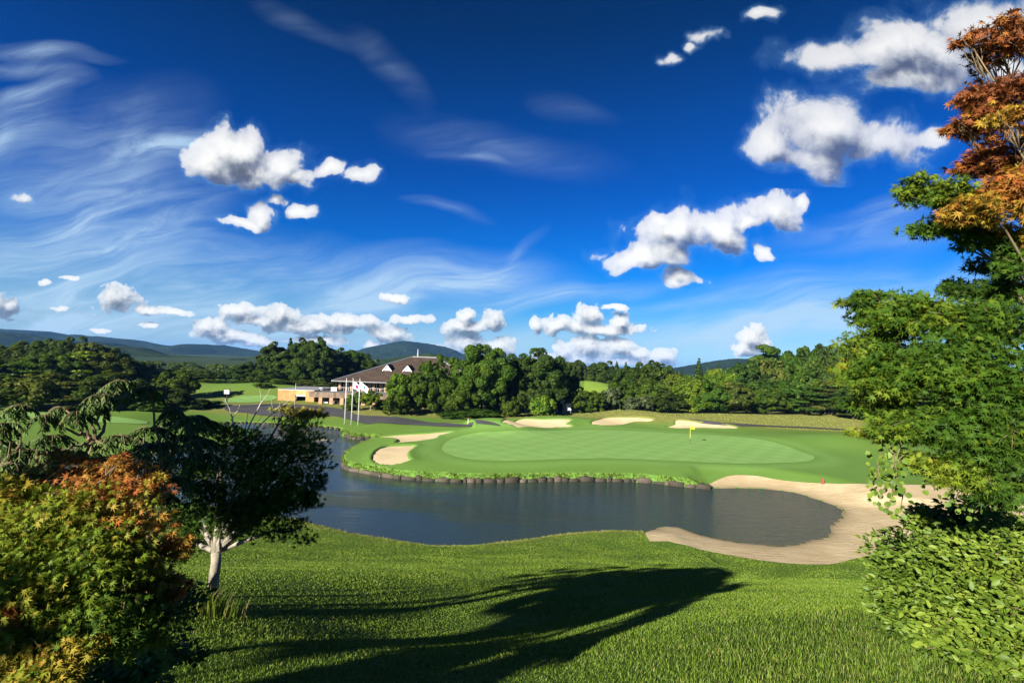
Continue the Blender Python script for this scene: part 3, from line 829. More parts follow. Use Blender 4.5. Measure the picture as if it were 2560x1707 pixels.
variant('parasol', crown_round, 8, 10, 7000, 0.40, 'mid', 55, npuff=46, pr=(0.18, 0.34), z0=0.56, tr=0.026, lowcut=-1.1)
def place_tree(kind, px, top, hw, d, label, group=None, name='tree', cat='tree', base=None, roll=None):
    """tree whose crown top stands at picture height top and whose half width is hw px when seen from the camera, at depth d"""
    cm, tm, W, H = VAR[kind]
    pt = at_y(px, top, d); x = pt[0]
    zb = gz(x, d) if base is None else base
    h = max(1.0, pt[2] - zb); w = max(0.6, 2.35 * hw / 512.0 * d)
    t = thing(name, label, cat, (x, d, zb - 0.05), RNG.uniform(0, 6.28) if roll is None else roll, group)
    t.scale = (w / W, w / W, h / H)
    obj('trunk', tm, t); obj('crown', cm, t)
    return t

ORD = ['first', 'second', 'third', 'fourth', 'fifth', 'sixth', 'seventh', 'eighth', 'ninth', 'tenth', 'eleventh', 'twelfth', 'thirteenth',
       'fourteenth', 'fifteenth', 'sixteenth', 'seventeenth', 'eighteenth', 'nineteenth', 'twentieth', 'twentyfirst', 'twentysecond']
LOOK = {'round0': 'rounded green tree', 'round1': 'rounded green tree', 'round2': 'dark rounded tree', 'round3': 'rounded green tree', 'round4': 'bright green rounded tree',
        'round5': 'olive brown rounded tree', 'big0': 'large leafy tree', 'big1': 'large leafy tree', 'big2': 'large dark tree', 'tall': 'tall dark narrow tree', 'conifer': 'dark conifer',
        'spire': 'slim pointed conifer', 'palespire': 'pale green pointed conifer', 'layer': 'green flat layered tree', 'layer_olive': 'olive flat layered tree',
        'layer_bright': 'bright tree with flat layers', 'dome': 'dome shaped dense bush', 'shrub': 'round green shrub', 'shrub_bright': 'light green round shrub',
        'greyshrub': 'grey green small tree', 'young': 'young yellow green tree'}
def row(rows, where, group):
    for i, (kind, px, top, hw, d) in enumerate(rows):
        nm = 'conifer' if kind in ('conifer', 'spire', 'palespire') else ('shrub' if kind in ('shrub', 'shrub_bright', 'greyshrub', 'dome') else 'broadleaf_tree')
        place_tree(kind, px, top, hw, d, '%s, %s from left in the %s' % (LOOK[kind], ORD[i], where), group, nm, 'shrub' if nm == 'shrub' else 'tree')

# the group in front of the clubhouse and behind the green
C_GROUP = 'trees beside the clubhouse'
place_tree('round4', 402, 373, 12, 86, 'light green tree at the left edge of the clump hiding the clubhouse', C_GROUP, 'broadleaf_tree')
place_tree('shrub', 398, 394, 12, 84, 'low dark bush under the light green tree beside the drive', C_GROUP, 'shrub', 'shrub')
place_tree('big0', 436, 358, 18, 88, 'broad olive green tree between the clubhouse roof and the tallest tree', C_GROUP, 'broadleaf_tree')
place_tree('round0', 421, 372, 13, 87, 'leafy tree between the light green tree and the broad olive green tree', C_GROUP, 'broadleaf_tree')
place_tree('big1', 483, 344.5, 26, 88, 'tallest broad domed tree of the clump behind the green', C_GROUP, 'broadleaf_tree')
place_tree('round3', 462, 378, 15, 84.5, 'lower leafy tree in front of the tallest tree on its left', C_GROUP, 'broadleaf_tree')
place_tree('big2', 518, 357, 20, 95, 'dark tree in shade directly right of the tallest tree', C_GROUP, 'broadleaf_tree')
place_tree('big2', 541, 352, 24, 92, 'second highest dark domed tree right of the tallest tree', C_GROUP, 'broadleaf_tree')
place_tree('round2', 561, 364, 15, 96, 'dark tree at the right end of the clump above the shed', C_GROUP, 'broadleaf_tree')
place_tree('round2', 533, 375, 15, 90, 'shaded lower tree between the two round shrubs behind the bunker', C_GROUP, 'broadleaf_tree')
place_tree('shrub', 511.5, 398, 8.5, 85, 'round shrub at the foot of the dark trees, left of two', 'round shrubs under the dark trees', 'shrub', 'shrub')
place_tree('shrub_bright', 543, 394.5, 11, 85.5, 'round lighter shrub at the foot of the dark trees, right of two', 'round shrubs under the dark trees', 'shrub', 'shrub')
place_tree('shrub', 476, 409, 20, 82.5, 'low flat bush along the drive below the tallest tree', C_GROUP, 'shrub', 'shrub')
place_tree('shrub', 452, 412, 13, 82, 'small low bush beside the drive left of the tallest tree trunk', C_GROUP, 'shrub', 'shrub')
place_tree('young', 371, 390.6, 9, 88, 'young yellow green tree with pale stems behind the flagpoles, right one', 'young trees behind the flagpoles', 'young_tree')
place_tree('young', 357, 392, 8.5, 89, 'young green tree with pale stems behind the flagpoles, left one', 'young trees behind the flagpoles', 'young_tree')
place_tree('shrub', 351, 402, 7, 88, 'dark leafy bush at the canopy corner behind the left flagpole', C_GROUP, 'shrub', 'shrub')
place_tree('shrub', 384, 402, 9, 90, 'dark bush in shade right of the young yellow green tree', C_GROUP, 'shrub', 'shrub')
place_tree('dome', 588, 389, 17, 92, 'dense clipped dome bush right of the pale shed', 'bushes behind the green', 'shrub', 'shrub')
# right hand woods
R_GROUP = 'trees of the woods right of the green'
row([('greyshrub', 612, 386, 9, 98), ('round3', 622, 380, 13, 101), ('greyshrub', 632, 396, 8, 95), ('greyshrub', 645, 394, 8, 96), ('round0', 652, 384, 15, 99), ('round2', 668, 390, 14, 96), ('round4', 690, 379, 18, 98),
     ('round0', 709, 384, 16, 97), ('round5', 731, 383, 18, 98), ('round3', 752, 384, 17, 100), ('round3', 770, 388, 16, 98), ('round1', 787, 380, 18, 100), ('layer', 808, 386, 18, 97), ('layer_olive', 832, 380, 20, 97),
     ('round2', 853, 386, 20, 94), ('round2', 880, 384, 24, 94), ('round0', 915, 378, 26, 94), ('layer', 950, 386, 26, 92)], 'right woods front row', R_GROUP)
row([('round2', 630, 368, 15, 116), ('round3', 645, 366, 16, 114), ('round0', 664, 372, 15, 113), ('round4', 680, 374, 14, 112), ('round3', 697, 376, 13, 112), ('round4', 711, 373, 12, 113), ('round4', 727, 372, 13, 112),
     ('round2', 747, 362, 18, 112), ('round5', 768, 362, 18, 113), ('round1', 788, 360, 20, 113), ('round3', 806, 362, 18, 112), ('round2', 826, 360, 18, 112), ('round0', 848, 364, 20, 110), ('round1', 880, 358, 24, 112), ('round2', 915, 360, 24, 112)], 'right woods middle row', R_GROUP)
row([('round2', 574, 361, 15, 172), ('conifer', 590, 364, 9, 170), ('round2', 603, 362, 14, 168), ('conifer', 617, 360, 7, 166), ('conifer', 626, 361, 7, 160), ('conifer', 637, 364, 8, 142), ('round2', 650, 361.5, 13, 140), ('round2', 664, 365, 11, 140),
     ('spire', 699, 356, 6, 128), ('spire', 708, 365, 5, 130), ('round4', 713, 368, 9, 128), ('spire', 719, 361, 5, 130), ('palespire', 737, 361.5, 5, 126), ('palespire', 745, 363, 4.5, 127), ('layer', 765, 345, 15, 122),
     ('round1', 783, 349, 15, 124), ('round3', 800, 348.5, 16, 124), ('round2', 816, 347, 16, 124), ('round3', 832, 346, 16, 122), ('round2', 849, 347.5, 16, 122), ('round1', 875, 348, 22, 122), ('round2', 910, 346, 24, 122)], 'right woods back row', R_GROUP)
# left woods
L_GROUP = 'trees of the dark woods on the left'
row([('layer', -15, 372, 26, 73), ('round2', 18, 378, 24, 73.5), ('round5', 46, 374, 26, 74), ('layer_olive', 78, 378, 24, 75), ('round2', 104, 372, 24, 77), ('round2', 130, 380, 20, 79), ('round2', 152, 384, 17, 84),
     ('round3', 180, 370, 15, 96), ('round2', 166, 388, 14, 100)], 'left woods front row', L_GROUP)
row([('layer_olive', -20, 356, 24, 98), ('round2', 8, 358, 22, 100), ('layer', 34, 356, 24, 100), ('round1', 62, 352, 22, 102), ('layer_bright', 88, 352, 20, 104), ('round5', 110, 354, 18, 106), ('round2', 128, 360, 16, 110), ('round2', 148, 369, 17, 112), ('round2', 172, 372, 16, 118), ('round2', 196, 372, 15, 122)], 'left woods middle row', L_GROUP)
row([('round2', -25, 346, 24, 126), ('round2', 10, 347, 18, 128), ('round2', 30, 343, 18, 128), ('round2', 50, 341, 17, 128), ('big2', 71, 339, 15, 126), ('round5', 90, 344, 14, 126), ('round2', 107, 346.5, 13, 128), ('round2', 120, 354, 13, 130), ('round2', 138, 362, 15, 135), ('round2', 160, 368, 14, 140), ('round2', 184, 370, 14, 145), ('round2', 207, 370, 13, 148), ('round2', 226, 371, 12, 150)], 'left woods back row', L_GROUP)
row([('round2', 172, 388, 15, 82), ('shrub', 190, 397, 13, 83), ('shrub', 208, 399, 11, 86), ('shrub', 150, 400, 14, 78)], 'bushes added over the shaded left lawn', L_GROUP)  # bush row added in place of shaded lawn
# the grove left of the clubhouse
G_GROUP = 'trees of the grove left of the clubhouse'
row([('round4', 209, 385, 12, 118), ('round0', 226, 382, 13, 120), ('round3', 243, 380, 13, 122), ('round2', 267, 369, 14, 124), ('layer_bright', 278, 381, 9, 113), ('layer_olive', 290, 380, 9, 117), ('layer_olive', 303, 379, 10, 118), ('layer_olive', 317, 380, 10, 118), ('layer_olive', 329, 382, 8, 117)], 'low row behind the orange wall', G_GROUP)
row([('tall', 247, 362, 10, 136), ('conifer', 260, 354, 9, 138), ('tall', 275, 343, 12, 138), ('conifer', 291, 336.5, 9, 142), ('tall', 303, 339, 12, 138), ('tall', 314, 338.5, 12, 136), ('tall', 324, 344, 12, 136), ('big2', 312, 355, 20, 130), ('conifer', 322, 356, 9, 128), ('round2', 345, 349.5, 14, 146), ('round2', 358, 352, 14, 146), ('round2', 371, 360, 12, 146), ('round2', 338, 364, 14, 140), ('tall', 288, 352, 14, 132)], 'tall grove left of clubhouse', G_GROUP)
place_tree('dome', 262.6, 388.5, 7.5, 108, 'small dark clipped tree beside the far end of the orange wall', G_GROUP, 'clipped_tree', 'tree')

# woods far behind that read as one mass
def far_woods(name, label, px0, px1, d0, d1, n, hgt, seed, mat, toppx):
    rg = np.random.default_rng(seed); P = []; N = []; S = []; Vv = []
    for k in range(n):
        d = rg.uniform(d0, d1); px = rg.uniform(px0, px1)
        x = (px - 512) / 512 * d; zt = at_y(px, np.interp(px, [a for a, b in toppx], [b for a, b in toppx]), d)[2]
        z0 = gz(x, d); h = np.clip(zt - z0, 3, 40) * rg.uniform(0.75, 1.0); r = hgt * rg.uniform(0.28, 0.45)
        dd = sphere_dirs(160, rg); dd[:, 2] = np.abs(dd[:, 2]) - 0.35
        for lvl in (1.0, 0.55):
            P.append(np.array([x, d, z0 + h * lvl - r * 0.8]) + dd * r * rg.uniform(0.75, 1.05, (160, 1)) * np.array([1, 1, 0.95])); N.append(dd + rg.normal(0, 0.45, dd.shape)); S.append(np.full(160, 0.9 * r / 3)); Vv.append(np.clip(rg.normal(rg.uniform(0.2, 0.8), 0.2, 160), 0, 1))
    me = mesh_quads(name, leaf_quads(np.vstack(P), np.vstack(N), np.concatenate(S), rg), LM[mat], np.concatenate(Vv))
    return tag(obj(name, me), label, 'woods', kind='stuff')
far_woods('distant_woods', 'far dark woods that close off the course behind the trees', -80, 260, 165, 300, 150, 10, 71, 'dark', [(-80, 350), (0, 352), (60, 350), (120, 362), (160, 371), (260, 374)])
far_woods('distant_woods', 'far woods on the rise behind the clubhouse and the right trees', 380, 1000, 205, 330, 220, 12, 72, 'mid', [(380, 366), (560, 365), (600, 366), (660, 368), (700, 372), (760, 360), (1000, 356)])

# ------------------------------------------------------------------ the clubhouse
def tile_mat(name, c0, c1, scale):
    m, G, b, _ = new_mat(name)
    p = objco(G)
    br = G.n('ShaderNodeTexBrick'); G.put(br.inputs['Vector'], G.v('MULTIPLY', p, (1.0, 1.0, 0.0)))
    br.inputs['Scale'].default_value = scale; br.inputs['Mortar Size'].default_value = 0.03; br.inputs['Bias'].default_value = 0.0
    br.inputs['Color1'].default_value = (*c0, 1); br.inputs['Color2'].default_value = (*c1, 1); br.inputs['Mortar'].default_value = (0.012, 0.009, 0.007, 1)
    n = G.noise(p, 0.6, 6.0, 0.7)
    G.put(b.inputs['Base Color'], G.mix(0.6, br.outputs[0], G.ramp(n, [(0.3, (0.35, 0.33, 0.32)), (0.7, (1.6, 1.5, 1.45))]), 'MULTIPLY'))
    b.inputs['Roughness'].default_value = 0.9; b.inputs['Specular IOR Level'].default_value = 0.1
    bump(G, b, br.outputs[1], 0.5, 0.05)
    return m
roofm = tile_mat('brown_roof_tiles', (0.062, 0.045, 0.035), (0.098, 0.072, 0.056), 1.6)
dormroof = tile_mat('dark_roof_tiles', (0.050, 0.048, 0.050), (0.080, 0.078, 0.080), 2.2)
orangem = tile_mat('orange_brick_tiles', (0.48, 0.255, 0.110), (0.54, 0.295, 0.130), 5.0)
for nd in orangem.node_tree.nodes:
    if nd.type == 'TEX_BRICK':
        nd.inputs['Mortar'].default_value = (0.36, 0.19, 0.08, 1); nd.inputs['Mortar Size'].default_value = 0.012
conc = simple_mat('weathered_concrete', (0.150, 0.112, 0.085), 0.9, 0.5, 1.6, 0.15, stretch=(1.6, 1.6, 0.4))
pillarm = simple_mat('brown_tile_pillar', (0.31, 0.185, 0.105), 0.85, 0.2, 3.0, 0.2)
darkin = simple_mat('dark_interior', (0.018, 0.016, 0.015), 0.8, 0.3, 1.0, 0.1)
whitep = simple_mat('white_paint', (0.72, 0.71, 0.68), 0.6, 0.08, 1.5, 0.3)
greyroof = simple_mat('grey_flat_roof', (0.13, 0.135, 0.14), 0.85, 0.2, 0.8, 0.2)
metalm = simple_mat('grey_metal', (0.38, 0.39, 0.40), 0.45, 0.12, 3.0, 0.5, metallic=0.5)
glass, Gg, bg_, _o = new_mat('dark_window_glass')
bg_.inputs['Base Color'].default_value = (0.010, 0.011, 0.012, 1); bg_.inputs['Roughness'].default_value = 0.08

def fx(px, y): return float(at_y(px, 390, y)[0])

def clubhouse():
    t = thing('clubhouse', 'clubhouse with broad brown hipped roof, orange tiled garage wing and pillared porch', 'building', (-30, 100, 0.9))
    off = Vector((-30, 100, 0.9))
    def part(name, mb, mat, parent=t, label=None, smooth=False):
        mb.v = [tuple(Vector(v) - off) for v in mb.v]
        o = mb.build(name, mat, parent, smooth=smooth)
        if label: o['label'] = label
        return o
    zt = 3.72; g0 = 0.6
    # garage wing
    gx0, gx1 = fx(278, 99), fx(314.4, 99); d0, d1 = fx(295.7, 99), fx(306, 99)
    m = MB(); m.box(gx0, 99, g0, d0, 99.25, zt); m.box(d1, 99, g0, gx1, 99.25, zt); m.box(d0, 99.003, 2.86, d1, 99.25, zt)
    m.box(gx0, 99.25, g0, gx0 + 0.25, 111, zt); m.box(gx1 - 0.25, 99.25, g0, gx1, 108, zt); m.box(gx0 + 0.25, 110.75, g0, gx1 - 0.25, 111, zt)
    wall = part('garage_wall', m, orangem)
    m = MB(); m.box(gx0 - 0.02, 98.96, zt, gx1 + 0.02, 111.04, zt + 0.10); part('coping', m, metalm)
    m = MB(); m.box(d0 + 0.02, 99.12, 2.60, d1 - 0.02, 99.2, 2.858); part('garage_shutter', m, whitep)
    m = MB(); m.box(d0 - 1, 103, g0, d1 + 1, 103.1, 3.4); part('garage_shade_sheet', m, darkin)  # near-black sheet stands for the shade inside the garage
    m = MB(); m.box(gx0 + 0.3, 99.02 - 0.05, g0, d0 - 0.05, 99, g0 + 0.62); part('wall_base', m, conc)
    # porch: beam, pillars, flat roof
    bx1 = fx(392, 97)
    m = MB(); m.box(gx1 + 0.05, 96.4, 2.72, bx1, 96.75, zt); m.box(gx1 + 0.05, 96.75, 2.722, gx1 + 0.4, 104, zt - 0.003); part('porch_beam', m, conc)
    m = MB(); m.box(gx1 + 0.4, 96.75, zt - 0.32, bx1 + 8, 104.2, zt - 0.10); part('porch_roof', m, greyroof)
    for px, yy, w in ((321.2, 96.55, 0.62), (331.9, 96.55, 0.62), (342.5, 96.55, 0.66), (353, 96.55, 0.62), (364, 96.55, 0.62), (375, 96.55, 0.62), (386, 96.55, 0.62), (325.5, 101.5, 0.5), (336, 101.5, 0.5), (347, 101.5, 0.5)):
        x = fx(px, yy); m = MB()
        m.prism([(x - w / 2 - 0.06, yy - w / 2, g0 - 0.2), (x + w / 2 + 0.06, yy - w / 2, g0 - 0.2), (x + w / 2, yy - w / 2 + 0.12, 2.715), (x - w / 2, yy - w / 2 + 0.12, 2.715)], (0, w - 0.15, 0))
        part('porch_pillar', m, pillarm)
    m = MB(); m.box(gx1 + 0.4, 104.3, g0 - 0.3, bx1 + 20, 104.5, 3.2); part('ground_floor_wall', m, darkin)
    m = MB(); m.box(gx1 + 0.3, 95.2, g0 - 0.5, bx1, 104.3, 0.98); part('porch_floor', m, greyroof)
    # upper floor
    hx0, hx1 = fx(331.4, 102), -4.2
    ix0, ix1 = fx(338, 104), hx1 - 1.6
    m = MB(); m.box(ix0 - 0.6, 103.2, 3.24, ix1, 106, 3.46); part('floor_slab', m, whitep)
    m = MB(); m.box(bx1, 97.5, 2.0, ix1, 97.9, 3.30); m.box(bx1, 97.9, 0.6, bx1 + 0.6, 103, 2.0); part('lower_beam', m, conc)
    m = MB(); m.box(ix0 + 0.3, 106.2, 3.4, ix1, 106.3, 5.7); part('window_glass', m, glass)
    m = MB(); m.box(ix0 + 0.3, 106.3, 0.8, ix1, 131, 5.5); part('hall', m, darkin)
    for k, px in enumerate((339.8, 345.4, 351.2, 356.8, 362.2, 367.6, 373.5, 379.4, 385.2, 391.2)):
        x = fx(px, 104); w = 0.42 if k % 2 == 0 else 0.34; yy = 104.0 if k % 2 == 0 else 104.6
        m = MB(); m.box(x - w / 2, yy - w / 2, 3.46, x + w / 2, yy + w / 2, 5.62); part('upper_pillar', m, pillarm)
    for k, px in enumerate((348.3, 354, 359.6, 365, 370.5, 376.3, 382.2, 388.3)):
        x = fx(px, 106.1); m = MB(); m.box(x - 0.05, 106.12, 3.46, x + 0.05, 106.198, 5.6); part('window_mullion', m, metalm)
    m = MB(); x = ix0
    while x < ix1:
        m.box(x, 103.36, 3.46, x + 0.04, 103.40, 4.3); x += 0.45
    m.box(ix0, 103.34, 4.3, ix1, 103.42, 4.36); part('railing', m, metalm)
    m = MB(); m.box(fx(393, 103), 102.7, 3.0, fx(405, 103), 102.9, 5.0); part('white_wall', m, whitep)
    # hipped roof with overhang
    e = 5.62; rz = 10.95; y0, ym, y1 = 102.0, 118.0, 134.0
    rx0 = fx(411, 118); rx1 = fx(434.5, 118)
    A, B, C_, D_ = (hx0, y0, e), (hx1, y0, e), (hx1, y1, e), (hx0, y1, e)
    R1, R2 = (rx0, ym, rz), (rx1, ym, rz)
    m = MB(); m.poly([A, B, R2, R1]); m.poly([C_, D_, R1, R2]); m.poly([D_, A, R1]); m.poly([B, C_, R2])
    m.poly([(hx0, y0, e - 0.003), (hx0, y1, e - 0.003), (hx1, y1, e - 0.003), (hx1, y0, e - 0.003)])
    roof = part('roof', m, roofm)
    m = MB()
    for a, b in ((A, R1), (R1, R2), (R2, B)):
        m.tube([Vector(a) + Vector((0, 0, 0.06)), Vector(b) + Vector((0, 0, 0.06))], [0.13, 0.13], 6)
    part('ridge_tiles', m, metalm, roof)
    m = MB(); m.tube([(hx0 - 0.05, y0 - 0.06, e - 0.02), (hx1, y0 - 0.06, e - 0.02)], [0.10, 0.10], 6); m.tube([(hx0 - 0.06, y0, e - 0.02), (hx0 - 0.06, y1, e - 0.02)], [0.1, 0.1], 6); part('gutter', m, metalm, roof)
    # dormers
    sl = (rz - e) / (ym - y0)
    for px in (386.3, 406.7):
        yb = 108.6; zb = e + sl * (yb - y0); x = fx(px, yb); h = 1.30; hw = 1.02; yr = y0 + (zb + h - e) / sl
        dm = MB()
        f0 = yb - 0.25; L, Rr, Tp, Bk = (x - hw - 0.16, f0, zb - 0.10), (x + hw + 0.16, f0, zb - 0.10), (x, f0, zb + h + 0.08), (x, yr, zb + h + 0.08)
        bl = (x - hw - 0.16, yb + 0.1, zb - 0.1); br_ = (x + hw + 0.16, yb + 0.1, zb - 0.1)
        dm.poly([L, Tp, Bk, bl]); dm.poly([Tp, Rr, br_, Bk])
        dr = part('dormer', dm, dormroof, roof)
        fr = MB()
        for a, b in (((x - hw, zb), (x, zb + h)), ((x + hw, zb), (x, zb + h))):
            dx, dz = b[0] - a[0], b[1] - a[1]; ln = math.hypot(dx, dz); nx, nz = -dz / ln * 0.13, dx / ln * 0.13
            if a[0] > x: nx, nz = -nx, -nz
            fr.prism([(a[0], f0 - 0.04, a[1]), (a[0] - nx * 1.1, f0 - 0.04, a[1] - nz * 1.1), (b[0] - nx * 1.1, f0 - 0.04, b[1] - nz * 1.1), (b[0], f0 - 0.04, b[1])], (0, 0.10, 0))
        fr.prism([(x - hw * 0.45, f0 - 0.02, zb + 0.12), (x + hw * 0.45, f0 - 0.02, zb + 0.12), (x + hw * 0.45, f0 - 0.02, zb + 0.22), (x - hw * 0.45, f0 - 0.02, zb + 0.22)], (0, 0.06, 0))
        part('dormer_frame', fr, whitep, roof)
        lv = MB(); lv.poly([(x - hw * 0.8, f0 + 0.14, zb), (x + hw * 0.8, f0 + 0.14, zb), (x, f0 + 0.14, zb + h * 0.85)]); part('louvre', lv, metalm, roof)
    # things on the flat roof
    m = MB(); x = fx(322, 101); m.tube([(x, 101, zt + 0.05), (x, 101, zt + 0.35), (x, 101, zt + 0.36), (x, 101, zt + 0.62)], [0.3, 0.3, 0.62, 0.45], 10); part('roof_vent', m, metalm)
    m = MB(); x = fx(335, 102.6); m.box(x - 0.6, 102, zt - 0.1, x + 0.5, 102.8, zt + 0.62); m.box(x - 0.4, 101.99, zt, x + 0.2, 102, zt + 0.5); part('air_conditioner', m, whitep)
    m = MB(); x = fx(295.5, 100.5); m.tube([(x, 100.5, zt), (x, 100.5, zt + 1.25)], [0.05, 0.04], 6); part('pipe', m, metalm)
    return t
clubhouse()

# golf bags and a buggy under the porch
bagmats = [simple_mat('golf_bag_cloth_%d' % i, c, 0.6, 0.15, 5.0) for i, c in enumerate([(0.55, 0.55, 0.53), (0.03, 0.03, 0.035), (0.45, 0.07, 0.06), (0.62, 0.62, 0.60)])]
def golf_bag(px, y, mi, label):
    x = fx(px, y); t = thing('golf_bag', label, 'golf bag', (x, y, 0.98), RNG.uniform(0, 6), 'golf bags under the porch')
    m = MB(); m.tube([(0, 0, 0), (0.02, 0, 0.1), (0.05, 0, 0.7), (0.06, 0, 0.9)], [0.15, 0.17, 0.15, 0.17], 10); m.build('bag', bagmats[mi], t)
    m = MB(); m.box(-0.20, -0.1, 0.15, -0.1, 0.1, 0.5); m.build('pocket', bagmats[mi], t)
    m = MB()
    for k in range(6):
        a = k * 1.05; m.tube([(0.06 + 0.08 * math.cos(a), 0.08 * math.sin(a), 0.8), (0.07 + 0.11 * math.cos(a), 0.11 * math.sin(a), 1.18 + 0.02 * k)], [0.012, 0.03], 5)
    m.build('club_heads', metalm, t)
for px, y, mi, l in ((334.2, 97.6, 0, 'white golf bag left of the middle porch pillar'), (335.6, 98.0, 1, 'black golf bag beside the white golf bag under the porch'), (338.6, 97.6, 3, 'pale golf bag standing nearest to the right porch pillar'), (340.2, 98.2, 1, 'black golf bag just left of the right porch pillar'), (337.2, 98.4, 2, 'red golf bag in the middle of the porch bags')):
    golf_bag(px, y, mi, l)
def golf_buggy(px, y):
    x = fx(px, y); t = thing('golf_buggy', 'white golf buggy with a roof parked in the shade of the porch', 'golf buggy', (x, y, 0.98), 1.2)
    m = MB(); m.prism([(-1.1, -0.5, 0.25), (1.1, -0.5, 0.25), (1.15, -0.5, 0.7), (0.6, -0.5, 0.78), (0.5, -0.5, 0.5), (0.0, -0.5, 0.5), (-0.05, -0.5, 0.8), (-1.1, -0.5, 0.85)], (0, 1.0, 0)); m.build('body', whitep, t)
    m = MB(); m.box(-0.6, -0.45, 0.803, -0.1, 0.45, 0.9); m.box(-0.7, -0.45, 0.903, -0.6, 0.45, 1.3); m.build('seat', bagmats[1], t)
    m = MB(); m.box(-0.95, -0.55, 1.82, 0.75, 0.55, 1.9); m.build('canopy', whitep, t)
    for sx in (-0.85, 0.65):
        for sy in (-0.47, 0.47):
            m = MB(); m.tube([(sx, sy, 0.7), (sx, sy, 1.82)], [0.025, 0.025], 6); m.build('post', metalm, t)
    for sx in (-0.75, 0.75):
        for sy in (-0.55, 0.43):
            m = MB(); m.tube([(sx, sy, 0.22), (sx, sy + 0.12, 0.22)], [0.22, 0.22], 14); m.build('wheel', bagmats[1], t)
golf_buggy(330, 99.5)

# pale service shed behind the green
def shed():
    x0, x1 = fx(556, 93), fx(570, 93); y = 93; zb = gz((x0 + x1) / 2, y) - 0.2
    shm = simple_mat('shed_wall', (0.30, 0.33, 0.36), 0.7, 0.15, 1.0, 0.3)
    t = thing('shed', 'small pale grey service shed in the gap between the dark trees and the dome bush', 'shed', (x0, y, zb))
    w = x1 - x0
    m = MB(); m.box(0, 0, 0, w * 0.62, 3, 2.5); m.build('wall', shm, t)
    m = MB(); m.box(-0.15, -0.2, 2.503, w * 0.62 + 0.15, 3.2, 2.62); m.build('roof', metalm, t)
    m = MB(); m.box(0.5, -0.03, 0.05, 1.3, 0, 2.0); m.build('door', darkin, t)
    t2 = thing('notice_board', 'white board on two legs at the right side of the pale shed', 'board', (x0 + w * 0.72, y - 0.6, zb))
    m = MB(); m.box(0, 0, 0.9, 0.95, 0.06, 2.1); m.build('panel', whitep, t2)
    for sx in (0.08, 0.82):
        m = MB(); m.box(sx, 0.063, 0, sx + 0.06, 0.12, 2.0); m.build('leg', metalm, t2)
shed()

# ------------------------------------------------------------------ flagpoles, pin, lamp, small things
polem = simple_mat('white_pole_paint', (0.52, 0.52, 0.52), 0.4, 0.05, 2.0, 0.5)
def flag_mesh(name, W, H, drop, mats, seed, mark):
    """hanging, half furled flag cloth: a grid, the marked faces take the second material"""
    nu, nv = 26, 18; V = []; F = []; MI = []
    for i in range(nu + 1):
        u = i / nu
        for j in range(nv + 1):
            v = j / nv
            x = W * u * (0.86 - 0.06 * v); z = -H * v - drop * u ** 1.2 * (1 - 0.25 * v)
            y = 0.09 * W * math.sin(u * 9 + v * 2.0 + seed) * u
            V.append((x, y, z))
    for i in range(nu):
        for j in range(nv):
            a = i * (nv + 1) + j; F.append((a, a + nv + 1, a + nv + 2, a + 1)); MI.append(mark((i + 0.5) / nu, (j + 0.5) / nv))
    me = bpy.data.meshes.new(name); me.from_pydata(V, [], F); me.update()
    for m_ in mats: me.materials.append(m_)
    me.polygons.foreach_set('material_index', MI); me.polygons.foreach_set('use_smooth', [True] * len(F))
    return me
clothw = simple_mat('white_flag_cloth', (0.66, 0.68, 0.70), 0.8, 0.05, 3.0, 0.1)
clothb = simple_mat('pale_blue_flag_cloth', (0.50, 0.60, 0.66), 0.8, 0.08, 3.0, 0.1)
clothr = simple_mat('red_flag_disc', (0.42, 0.03, 0.10), 0.8, 0.08, 3.0, 0.1)
clothd = simple_mat('dark_flag_emblem', (0.05, 0.09, 0.15), 0.8, 0.08, 3.0, 0.1)
def flagpole(px, py, tpy, label, flag=None):
    p = hit(px, py, ground); y = p[1]
    top = at_y(px + (py - tpy) * 0.045, tpy, y)
    t = thing('flagpole', label, 'flagpole', (p[0], y, p[2] - 0.05), 0, 'flagpoles on the grass before the clubhouse')
    h = top[2] - p[2]
    m = MB(); m.tube([(0, 0, -0.2), (0, 0, h * 0.5), (0, 0, h)], [0.052, 0.046, 0.038], 10); m.build('pole', polem, t, smooth=True)
    m = MB(); m.tube([(0, 0, h), (0, 0, h + 0.04), (0, 0, h + 0.09), (0, 0, h + 0.14)], [0.05, 0.09, 0.09, 0.02], 8); m.build('finial', metalm, t)
    m = MB(); m.tube([(0, 0, -0.1), (0, 0, 0.12)], [0.16, 0.14], 10); m.build('base', conc, t)
    m = MB(); m.tube([(0.10, -0.02, 0.9), (0.085, -0.02, h - 0.15)], [0.008, 0.008], 4); m.build('halyard', polem, t)
    if flag:
        o = obj('flag', flag, t, (0.07, 0, h - 0.40)); o.rotation_euler = (0, 0, rad(-8))
flagpole(344.4, 423.6, 377.8, 'left white flagpole without a flag, standing on the grass by the pond')
flagpole(351.0, 424.3, 378.0, 'middle white flagpole with a white flag bearing a red disc', flag_mesh('flag', 1.35, 1.0, 0.62, [clothw, clothr], 0.3, lambda u, v: 1 if ((u - 0.5) * 1.5) ** 2 + (v - 0.5) ** 2 < 0.085 else 0))
def emblem(u, v):
    du, dv = (u - 0.55) * 1.5, v - 0.48
    return 1 if (abs(du + dv * 0.4) < 0.07 and abs(dv) < 0.22) or (abs(dv + 0.05) < 0.07 and abs(du) < 0.22) or ((du - 0.12) ** 2 + (dv - 0.14) ** 2 < 0.008) else 0
flagpole(357.8, 425.2, 378.2, 'right white flagpole with a pale flag bearing a dark emblem', flag_mesh('flag', 1.5, 1.0, 0.9, [clothb, clothd], 1.4, emblem))

